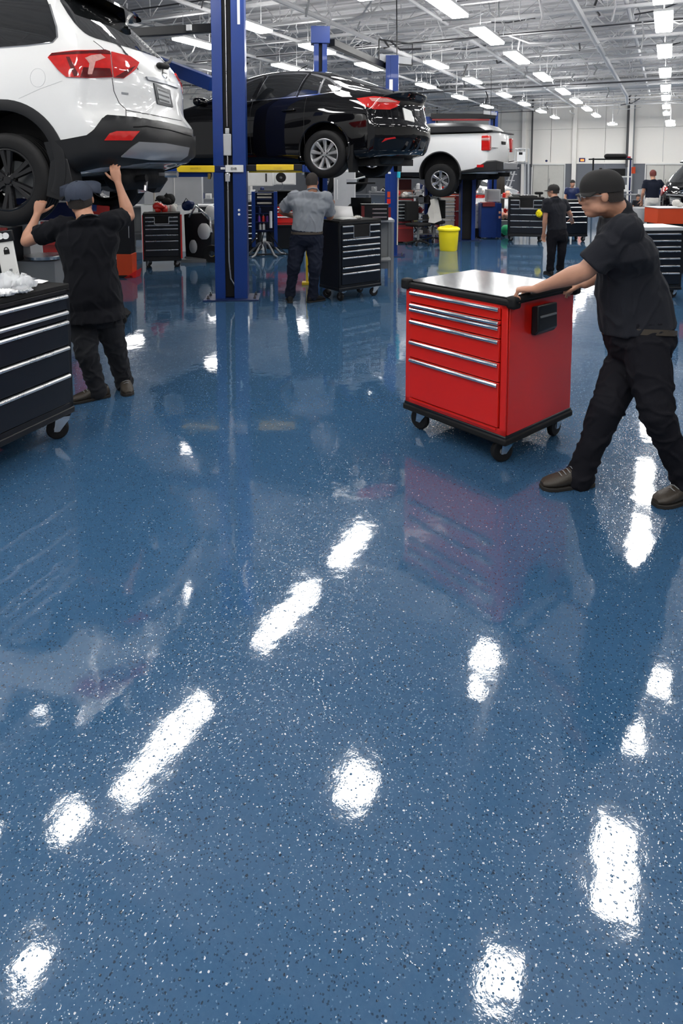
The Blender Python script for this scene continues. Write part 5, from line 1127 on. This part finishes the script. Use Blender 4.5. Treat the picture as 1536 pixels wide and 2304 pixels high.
small('wheel_chock', on(686, 655)+FV*.6, [('post', MB().box((0, 0, .28), (.035, .035, .56)), 'yellow'), ('foot', MB().box((0, 0, .02), (.16, .16, .04)), 'yellow')], 'thin yellow post on the floor beyond the grey-shirted man', 'post')
small('tyre', on(505, 560)+FV*2.2, [('tyre_body', MB().lathe([(.19, -.1), (.30, -.11), (.33, -.07), (.33, .07), (.30, .11), (.19, .1)], 36, 0, Matrix.Translation((0, 0, .33)), axis='y', closed=True), 'rubber')], 'loose black tyre standing beyond the near blue post', 'tyre')
small('engine_block', on(957, 556)+FV*2.9, [('block', MB().box((0, 0, .42), (.34, .3, .34)), 'grey'), ('head_cover', MB().box((0, 0, .62), (.28, .2, .08)), 'blackmat'), ('pulley', MB().lathe([(.001, -.2), (.08, -.2), (.08, -.16), (.001, -.16)], 16, 0, Matrix.Translation((.05, 0, .42)), axis='y'), 'chrome'), ('stand', MB().tube([(-.2, 0, .02), (0, 0, .3), (.2, 0, .02)], .025, 8).tube([(0, .25, .02), (0, 0, .3)], .025, 8), 'blackmat')], 'grey engine block on a black stand left of the yellow bin', 'engine')
for i, (x, y, Z, m, l) in enumerate(((575, 455, 14.6, 'white', 'white jug'), (1062, 452, 17.0, 'red', 'red jug'), (352, 478, 12.8, 'beige', 'beige jug'))):
    p = at(x, y, Z); small('jug', p, [('jug_body', MB().lathe([(.001, 0), (.06, 0), (.07, .03), (.07, .16), (.03, .22), (.001, .22)], 16), m), ('jug_cap', MB().lathe([(.025, .22), (.025, .25), (.001, .25)], 10), 'blackmat')], l+(' above the blue stand', ' behind the pickup lift post', ' on the bench under the SUV')[i], 'jug')
# ---------------------------------------------------------------- people
def ring_pts(c, side, front, a, b, n=20, e=2.3):
    out = []
    for k in range(n):
        t = 2*PI*k/n; cx, sx = math.cos(t), math.sin(t)
        out.append(c + side*(a*math.copysign(abs(cx)**(2/e), cx)) + front*(b*math.copysign(abs(sx)**(2/e), sx)))
    return out
def hand(mb, w, d, n, t, curl=(20, 25, 15), s=1.0, thumb=(.6, .7, .35), spread=.06):
    """w wrist, d towards the knuckles, n out of the palm, t towards the thumb"""
    d = d.normalized(); n = (n-d*n.dot(d)).normalized(); t = (t-d*t.dot(d)-n*t.dot(n)).normalized()
    R_ = []
    for u, a, b in ((-.02, .026, .020), (.012, .030, .018), (.045, .040, .017), (.075, .043, .015), (.092, .040, .012)): R_.append(ring_pts(w+d*u*s, t, n, a*s, b*s, 14, 2.6))
    mb.loft(R_)
    for i in range(4):
        L = (.94, 1.05, .98, .78)[i]*s; p = w + d*(.086-.004*abs(i-1.2))*s + t*(.031-.0205*i)*s; dd = (d + t*spread*(1.4-i)).normalized(); P = [p-dd*.015*s, p]
        for k, l in enumerate((.043, .027, .021)):
            q = Matrix.Rotation(math.radians(curl[k]*(1+.08*i)), 3, dd.cross(n).normalized()); dd = (q @ dd).normalized(); p = p+dd*l*L; P.append(p)
        mb.capsule(P, [.0098*s, .0095*s, .0088*s, .0080*s, .0068*s], 10)
    p = w + d*.022*s + t*.026*s + n*.006*s; dd = (d*thumb[0]+t*thumb[1]+n*thumb[2]).normalized(); P = [p]
    for k, l in enumerate((.044, .032, .024)):
        p = p+dd*l*s; P.append(p); dd = (dd + d*.28 + n*.12*k).normalized()
    mb.capsule(P, [.0145*s, .0125*s, .0108*s, .0090*s], 10)
def frame_of(f, u):
    u = u.normalized(); f = (f-u*f.dot(u)).normalized(); return f, f.cross(u).normalized(), u     # front, right, up
def head(mb, c, f, u, s=1.0):
    f, r, u = frame_of(f, u); R3 = Matrix((r, f, u)).transposed()
    mb.ell(c+u*.022*s-f*.008*s, (.076*s, .096*s, .098*s), 24, R=R3)                        # skull
    mb.ell(c-u*.045*s+f*.026*s, (.060*s, .066*s, .070*s), 20, R=R3)                        # face
    mb.ell(c-u*.088*s+f*.046*s, (.038*s, .040*s, .030*s), 16, R=R3)                        # chin
    for q in (-1, 1):
        mb.ell(c-u*.062*s+f*.012*s+r*q*.046*s, (.020*s, .046*s, .034*s), 14, R=R3)         # jaw
        mb.ell(c-u*.028*s+f*.070*s+r*q*.034*s, (.022*s, .018*s, .018*s), 12, R=R3)         # cheek
        mb.ell(c-u*.010*s-f*.006*s+r*q*.080*s, (.010*s, .020*s, .032*s), 12, R=R3)         # ear
    mb.ell(c+u*.012*s+f*.080*s, (.050*s, .014*s, .012*s), 14, R=R3)                        # brow
    mb.loft([ring_pts(c+u*.010*s+f*.084*s, r, u, .008*s, .010*s, 10), ring_pts(c-u*.018*s+f*.104*s, r, u, .011*s, .012*s, 10), ring_pts(c-u*.032*s+f*.112*s, r, u, .016*s, .010*s, 10), ring_pts(c-u*.040*s+f*.090*s, r, u, .018*s, .008*s, 10)])   # nose
    mb.ell(c-u*.060*s+f*.088*s, (.024*s, .012*s, .006*s), 12, R=R3); mb.ell(c-u*.070*s+f*.086*s, (.020*s, .011*s, .007*s), 12, R=R3)   # lips
def shoe(root, ank, toe, gz, name, m='shoe', s=1.0):
    d = Vector((toe.x-ank.x, toe.y-ank.y, 0)).normalized(); r = d.cross(Vector((0, 0, 1)))
    o = Vector((ank.x, ank.y, gz)); rings = []
    for u, a, h0, h in ((-.085, .022, .012, .070), (-.075, .034, .012, .095), (-.04, .040, .012, .115), (.01, .042, .012, .120), (.06, .043, .012, .100), (.11, .049, .012, .078), (.155, .050, .012, .066), (.19, .042, .014, .054), (.212, .022, .018, .040)):
        c = o+d*u*s+Vector((0, 0, (h0+h)/2*s)); rings.append([c+r*(a*s*math.copysign(abs(math.cos(t))**.8, math.cos(t)))+Vector((0, 0, (h-h0)/2*s*math.sin(t))) for t in [2*PI*k/16 for k in range(16)]])
    q = MB().loft(rings).build(name, m, root)
    rings = []
    for u, a in ((-.092, .022), (-.08, .036), (-.03, .041), (.03, .040), (.09, .048), (.15, .054), (.19, .046), (.218, .022)):
        rings.append([o+d*u*s+r*a*s+Vector((0, 0, z)) for z in (.0, .022)]+[o+d*u*s-r*a*s+Vector((0, 0, z)) for z in (.022, .0)])
    MB().loft(rings).build('sole', 'sole', q, bevel=.004)
    mb = MB()
    for k in range(4):
        u = .04+.022*k; z = (.108-.010*k)*s; mb.tube([o+d*u*s-r*.026*s+Vector((0, 0, z-.006)), o+d*(u+.006)*s+Vector((0, 0, z+.006)), o+d*u*s+r*.026*s+Vector((0, 0, z-.006))], .003*s, 5)
    mb.build('laces', 'grey', q)
    return q
def lerp(a, b, t): return a+(b-a)*t
def person(label, J, facing, gaze, s=1.0, skin='skin', shirt='teeblack', pants='pants', vox=.007, sleeve=.62, hem=.0, tuck=True, headgear=None, hairm='hair', build=1.0, belly=1.0, belt=None, shoes='shoe', cuff=True, up=None, gripL=(20, 25, 15), gripR=(20, 25, 15), hnL=None, hnR=None, htL=None, htR=None, hdL=None, hdR=None, fold=.006, glasses=False, shoe_name='shoe', cap_f=None, beard=False, brim=1.0, brimw=1.0, collar=False, hs=1.0):
    hs = hs*s
    root = empty('person', (0, 0, 0)); o = J['pelvis'].copy(); o.z = 0; root.location = o; tag(root, label, 'person')
    J = {k: v-o for k, v in J.items()}; fc = facing.normalized(); up = up or (J['head']-J['neck'])
    f, r, u = frame_of(gaze, up)
    sh = (J['shR']-J['shL']).normalized(); hp = (J['hipR']-J['hipL']).normalized()
    shm = (J['shR']+J['shL'])/2; pel = J['pelvis']
    def torso(mb, g, lo, top=True, hemlen=0.0, wide=1.0):
        rs = []
        spec = [(0.0, .155, .115), (.10, .158, .122*belly), (.28, .150, .120*belly), (.45, .152, .118*belly), (.62, .165, .118), (.78, .178, .115), (.90, .172, .098), (.985, .13, .078), (1.05, .078, .064)]
        sw = (J['shR']-J['shL']).length*.5
        for t, a, b in spec:
            if t < lo: continue
            a = a*build*(sw/.175 if t > .7 else 1.0); b = b*build
            if hemlen and t < .35: a += .022; b += .02
            c = lerp(pel, shm, t) if t <= 1 else lerp(shm, J['neck'], .8)
            sd = lerp(hp, sh, min(1, t)).normalized(); ax = (shm-pel).normalized(); sd = (sd-ax*sd.dot(ax)).normalized(); ft = ax.cross(sd)
            rs.append(ring_pts(c, sd, ft, a*s+g, b*s+g, 22, 2.4))
        if hemlen:
            ax = Vector((0, 0, 1)); sd = hp; ft = ax.cross(sd)
            rs.insert(0, ring_pts(pel-Vector((0, 0, hemlen)), sd, ft, (.182*build*s+g)*wide, (.146*build*belly*s+g)*wide, 22, 2.4))
        mb.loft(rs)
    # the body under the clothes, one surface from crown to ankle
    mb = MB(); torso(mb, -.035*s, 0.0); head(mb, J['head'], f, u, hs)
    mb.capsule([lerp(J['neck'], shm, .3), J['neck'], J['head']-u*.05*s-f*.015*s], [.066*s*build, .058*s*build, .056*s*build], 18)
    for S_, q in (('L', -1), ('R', 1)):
        a, b, w_ = J['sh'+S_], J['el'+S_], J['wr'+S_]
        mb.capsule([a, lerp(a, b, .35), lerp(a, b, .8), b], [.042*s*build, .046*s*build, .043*s*build, .041*s*build], 16)
        mb.capsule([b, lerp(b, w_, .25), lerp(b, w_, .7), w_], [.041*s*build, .045*s*build, .033*s, .027*s], 16)
        d = {'L': hdL, 'R': hdR}[S_] or (w_-b); n = {'L': hnL, 'R': hnR}[S_] or Vector((0, 0, -1)); t = {'L': htL, 'R': htR}[S_] or fc
        hand(mb, w_+d.normalized()*.012, d, n, t, gripL if S_ == 'L' else gripR, s*1.04)
        h_, k_, an = J['hip'+S_], J['kn'+S_], J['an'+S_]
        mb.capsule([h_, lerp(h_, k_, .5), k_], [.058*s*build, .052*s*build, .042*s], 16); mb.capsule([k_, lerp(k_, an, .35), lerp(k_, an, .8), an, an-Vector((0, 0, .03))], [.040*s, .040*s, .034*s, .034*s, .036*s], 16)
    voxel(mb, 'body', skin, vox, root, 3)
    # shirt
    mb = MB(); torso(mb, .016*s, 0.0 if not tuck else .06, hemlen=hem*s, wide=1.04)
    for S_ in ('L', 'R'):
        a, b = J['sh'+S_], J['el'+S_]; i_ = lerp(shm, a, .5)
        e = lerp(a, b, sleeve); d = (b-a).normalized()
        mb.tube([i_, a-(a-shm)*.06, lerp(a, e, .4), lerp(a, e, .8), e], [.062*s*build, .078*s*build, .074*s*build, .071*s*build, .074*s*build], 20); mb.ell(a, (.076*s*build,)*3, 18)
    if collar: mb.tube([J['neck']-(J['head']-J['neck'])*.18, J['neck']+(J['head']-J['neck'])*.16], [.082*s, .074*s], 20)
    else: mb.tube([J['neck']-(J['head']-J['neck'])*.15, J['neck']+(J['head']-J['neck'])*.02], [.088*s, .072*s], 20)
    voxel(mb, 'shirt', shirt, vox*1.25, root, 5, fold=(fold, 10.0, (1, 1, .6)))
    # trousers
    mb = MB(); ax = Vector((0, 0, 1)); ft = ax.cross(hp); R_ = []
    wl = lerp(pel, shm, .14 if tuck else .0)
    for p_, a, b in ((wl, .158, .124*belly), (pel-ax*.01*s, .164, .128*max(1, belly*.96)), (pel-ax*.09*s, .166, .128), (pel-ax*.15*s, .120, .10)):
        R_.append(ring_pts(p_, hp, ft, a*s*build+.010, b*s*build+.010, 22, 2.4))
    mb.loft(R_)
    for S_ in ('L', 'R'):
        h_, k_, an = J['hip'+S_], J['kn'+S_], J['an'+S_]; bl = (k_-h_).normalized(); b2_ = (an-k_).normalized()
        mb.capsule([h_+Vector((0, 0, .02)), lerp(h_, k_, .35), lerp(h_, k_, .75), k_, lerp(k_, an, .3), lerp(k_, an, .65), lerp(k_, an, .9), an-b2_*0.0], [.098*s*build, .094*s*build, .080*s*build, .074*s*build, .074*s, .068*s, .070*s, .066*s], 20)
        mb.tube([lerp(k_, an, .80), lerp(k_, an, .93), lerp(k_, an, 1.06)], [.066*s, .078*s, .070*s], 18)
    voxel(mb, 'trousers', pants, vox*1.25, root, 4, fold=(fold*1.1, 9.0, (1, 1, 1.25)))
    if belt: 
        c = lerp(pel, shm, .055); ax_ = Vector((0, 0, 1)); f2 = ax_.cross(hp)
        MB().loft([ring_pts(c+ax_*z, hp, f2, .161*s*build+q, .1265*s*build*max(1, belly*.97)+q, 32, 2.4) for z, q in ((-.016*s, 0), (-.016*s, .017), (.016*s, .017), (.016*s, 0), (-.016*s, 0))], close=False).build('belt', belt, root)
    for S_ in ('L', 'R'): shoe(root, J['an'+S_], J['toe'+S_], J['g'+S_].z if 'g'+S_ in J else 0.0, shoe_name, shoes, s)
    # hair and cap
    c = J['head']; R3 = Matrix((r, f, u)).transposed()
    def shell(name, m, k0, top, lowf, lowb, extra=None, g=.006):
        mb = MB(); rings = []
        for i in range(10):
            a = (PI/2)*(i/9)*.999; rr_ = math.cos(a) if i else 1.0
            rings.append([c+R3 @ Vector(((.078*hs+g)*rr_*math.cos(t), -.008*hs+(.098*hs+g)*rr_*math.sin(t), .022*hs+top*hs*math.sin(a)+0)) for t in [2*PI*k/28 for k in range(28)]])
        lo = []
        for t in [2*PI*k/28 for k in range(28)]:
            dz = lowf if math.sin(t) > .35 else lowb if math.sin(t) < -.15 else (lowf+lowb)/2
            lo.append(c+R3 @ Vector(((.076*hs+g*.8)*math.cos(t), -.008*hs+(.095*hs+g*.8)*math.sin(t), .022*hs-dz*hs)))
        rings.insert(0, lo); rings.insert(0, [p+(c-p)*.12 for p in lo])
        return MB().loft(rings, close=True).build(name, m, root)
    hr = shell('hair', hairm, 0, .104, -.028, .062)
    if headgear:
        cf = (cap_f or f); cf = (cf-u*cf.dot(u)).normalized(); cr_ = cf.cross(u); Rc = Matrix((cr_, cf, u)).transposed(); cp = empty('cap'); cp.parent = root
        rings = []
        for i in range(12):
            a = (PI/2)*(i/11)*.995; q = math.cos(a)**.8
            rings.append([c+Rc @ Vector((.089*hs*q*math.cos(t), -.008*hs+.109*hs*q*math.sin(t), .036*hs+.092*hs*math.sin(a)**1.0)) for t in [2*PI*k/32 for k in range(32)]])
        rings.insert(0, [c+Rc @ Vector((.088*hs*math.cos(t), -.008*hs+.108*hs*math.sin(t), .012*hs+(.016*hs if math.sin(t) < -.92 else 0))) for t in [2*PI*k/32 for k in range(32)]])
        MB().loft(rings).build('crown', headgear, cp)
        rings = []; tilt = .075 if brimw > 1 else 0
        for k in range(13):
            x = -.080+.16*k/12; e = math.sqrt(max(0, 1-(x/.086)**2)) if brimw == 1 else max(.25, (1-(x/.084)**4)); y0 = .095*math.sqrt(max(0, 1-(x/.095)**2))-.01
            zc = .020-.9*x*x
            rings.append([c+Rc @ Vector((x*hs*1.08*brimw, y*hs, (z+.004*(brimw > 1))*hs)) for y, z in ((y0-.01, zc+.006), (y0+.075*e*brim+.008, zc-.012+tilt), (y0+.075*e*brim+.008, zc-.018+tilt), (y0-.01, zc-.002))])
        MB().loft(rings).build('brim', headgear, cp)
        MB().ell(c+Rc @ Vector((0, -.008*hs, .130*hs)), (.008*hs, .008*hs, .005*hs), 10).build('top_button', headgear, cp)
        MB().tube([c+Rc @ Vector((.034*hs*math.cos(t), -.112*hs-.0+.004, .018*hs+.030*hs*math.sin(t))) for t in [PI*k/8 for k in range(9)]], .003*hs, 6).build('back_opening', 'blackmat', cp)
    if beard:
        MB().ell(c-u*.088*hs+f*.040*hs, (.050*hs, .050*hs, .034*hs), 18, R=R3).build('beard', hairm, root)
    for q in (-1, 1): MB().ell(c+f*.084*hs+r*q*.031*hs-u*.004*hs, (.013*hs, .008*hs, .007*hs), 12, R=R3).build('eye', 'paper', root) 
    if glasses:
        mb = MB()
        for q in (-1, 1):
            mb.tube([c+R3 @ Vector((q*.033*hs+.024*hs*math.cos(t), .104*hs, -.006*hs+.017*hs*math.sin(t))) for t in [2*PI*k/16 for k in range(17)]], .002*hs, 5)
            mb.tube([c+R3 @ Vector((q*.058*hs, .102*hs, .0)), c+R3 @ Vector((q*.082*hs, .04*hs, .0)), c+R3 @ Vector((q*.085*hs, -.01*hs, -.004*hs))], .002*hs, 5)
        mb.build('glasses', 'grey', root)
    return root
V = Vector
def joints(d): return {k: at(*v) for k, v in d.items()}
# the mechanic in the navy cap reaching up under the SUV
J = joints(dict(head=(180, 448, 5.20), neck=(193, 490, 5.14), shL=(138, 510, 5.18), shR=(250, 500, 5.22), elL=(60, 543, 5.22), wrL=(83, 484, 5.30), elR=(290, 486, 5.42), wrR=(266, 412, 5.42),
  pelvis=(212, 690, 5.20), hipL=(184, 712, 5.18), hipR=(240, 708, 5.22), knL=(197, 800, 5.08), knR=(262, 792, 5.30), anL=(221, 884, 5.14), anR=(280, 866, 5.38), toeL=(175, 890, 5.05), toeR=(290, 872, 5.16)))
J['gL'] = V((0, 0, 0)); J['gR'] = V((0, 0, 0))
person('man in a navy cap and black shirt reaching up under the white SUV', J, FV, FV*.9-RV*.25+V((0, 0, .35)), 1.02, 'skin', 'teeblack', 'pants', .0065, .66, hem=.10, tuck=False, headgear='cap', build=1.14, belly=1.1, brimw=1.6, cap_f=FV-RV*.12, hs=1.13, up=V((0, 0, 1))-FV*.25-RV*.05,
  gripL=(55, 60, 40), gripR=(25, 30, 20), hdL=RV*.25+V((0, 0, 1))+FV*.2, hnL=FV-RV*.3, htL=RV, hdR=V((0, 0, 1))-RV*.25, hnR=FV, htR=-RV, fold=.010)
# the man in the grey shirt at the tall chest
J = joints(dict(head=(702, 409, 8.86), neck=(703, 427, 8.80), shL=(662, 443, 8.82), shR=(733, 445, 8.84), elL=(634, 474, 9.0), wrL=(662, 489, 9.22), elR=(742, 488, 9.02), wrR=(747, 466, 9.22),
  pelvis=(690, 527, 8.86), hipL=(672, 536, 8.86), hipR=(708, 536, 8.86), knL=(661, 600, 8.84), knR=(708, 600, 8.82), anL=(652, 664, 8.95), anR=(703, 667, 8.95), toeL=(650, 660, 9.2), toeR=(722, 668, 9.05)))
J['gL'] = V((0, 0, 0)); J['gR'] = V((0, 0, 0))
person('heavy man in a grey shirt and navy trousers with his back turned', J, FV, FV+RV*.25, 1.0, 'skin2', 'teegrey', 'pantsnavy', .009, .82, tuck=True, build=1.24, belly=1.15, belt='belt', shoes='blackmat', up=V((0, 0, 1)), gripL=(30, 30, 20), gripR=(40, 40, 30), hdR=V((0, 0, 1))+FV*.4, hnR=FV-RV*.5, htR=-RV, fold=.010)
# the man standing farther back
J = joints(dict(head=(1244, 430, 11.25), neck=(1247, 444, 11.2), shL=(1229, 455, 11.15), shR=(1268, 456, 11.3), elL=(1226, 492, 11.15), wrL=(1223, 523, 11.2), elR=(1282, 482, 11.35), wrR=(1285, 492, 11.55),
  pelvis=(1253, 524, 11.2), hipL=(1241, 530, 11.18), hipR=(1265, 530, 11.25), knL=(1240, 568, 11.15), knR=(1263, 568, 11.2), anL=(1237, 606, 11.2), anR=(1259, 604, 11.3), toeL=(1228, 606, 11.35), toeR=(1256, 604, 11.6)))
J['gL'] = V((0, 0, 0)); J['gR'] = V((0, 0, 0))
person('man in a black cap and charcoal shirt standing with his back half turned', J, FV, FV*.6-RV*.8, .93, 'skin', 'polo', 'pantsblk', .010, .62, tuck=True, headgear='capblk', build=1.05, up=V((0, 0, 1)), shoes='blackmat', glasses=True, fold=.006)
# the man pushing the red chest
J = joints(dict(head=(1351, 437, 3.80), neck=(1390, 474, 3.84), shL=(1408, 520, 3.60), shR=(1380, 512, 4.06), elL=(1316, 610, 3.66), wrL=(1206, 650, 3.84), elR=(1378, 606, 4.20), wrR=(1316, 640, 4.20),
  pelvis=(1438, 762, 3.80), hipL=(1452, 792, 3.66), hipR=(1424, 790, 3.90), knL=(1478, 935, 3.50), knR=(1362, 925, 3.66), anL=(1546, 1090, 3.52), anR=(1300, 1082, 3.68), toeL=(1488, 1110, 3.46), toeR=(1206, 1098, 3.64)))
J['gL'] = V((0, 0, 0)); J['gR'] = V((0, 0, 0))
fc = -RV*.75+FV*.66
person('man in dark clothes striding as he pushes the red chest', J, fc, -RV*.95+FV*.22, 1.06, 'skin', 'polo', 'pantsblk', .007, .84, tuck=True, headgear='capblk', build=1.20, belly=1.2, belt='belt', up=V((0, 0, 1))-RV*.10, collar=True, glasses=True, beard=False, brim=.40, hs=1.07,
  gripL=(50, 75, 55), gripR=(50, 75, 55), hdL=-RV*.8+FV*.45-V((0, 0, .12)), hnL=V((0, 0, -1)), htL=FV*.6+RV*.5, hdR=-RV*.8+FV*.5-V((0, 0, .1)), hnR=V((0, 0, -1)), htR=-FV*.6-RV*.5, fold=.010)
# people far off
def standing(px, py_head, Z, hgt, fdeg, label, shirt, pants, hairm, skin='skin', armL=None, gz=0.0, headgear=None, legs=True):
    b = at(px, py_head, Z); b.z = gz; h = hgt/1.75; a = math.radians(fdeg); f = RV*math.sin(a)+FV*math.cos(a); r = f.cross(V((0, 0, 1)))
    P = lambda x, y, z: b+r*x*h+f*y*h+V((0, 0, z*h))
    J = dict(head=P(0, .03, 1.63), neck=P(0, -.02, 1.48), shL=P(-.18, 0, 1.42), shR=P(.18, 0, 1.42), elL=P(-.24, 0, 1.13), elR=P(.24, 0, 1.13), wrL=P(-.22, .16, .92), wrR=P(.22, .16, .92), pelvis=P(0, 0, .95), hipL=P(-.09, 0, .90), hipR=P(.09, 0, .90), knL=P(-.10, .02, .50), knR=P(.11, .03, .50), anL=P(-.11, -.02, .10), anR=P(.12, -.02, .10), toeL=P(-.12, .2, .02), toeR=P(.14, .2, .02), gL=V((0, 0, gz)), gR=V((0, 0, gz)))
    if armL: J['elR'] = P(.34, .1, 1.22); J['wrR'] = P(.46, .1, .98)
    return person(label, J, f, f, h, skin, shirt, pants, .014, .6, headgear=headgear, hairm=hairm, up=V((0, 0, 1)), shoes='blackmat', fold=.004, cuff=False)
standing(1469, 392, 18.2, 1.80, 8, 'red-haired person in a dark shirt and grey trousers with back turned', 'pantsnavy', 'cloth', 'redhair', armL=True)
standing(1287, 416, 19.5, 1.50, 178, 'person in a dark top seen over the half hidden black chest', 'bluedk', 'pantsblk', 'capblk')
standing(1434, 446, 18.8, 1.10, 170, 'short figure in dark clothes behind the shoulder of the pushing man', 'polo', 'pantsblk', 'hair')
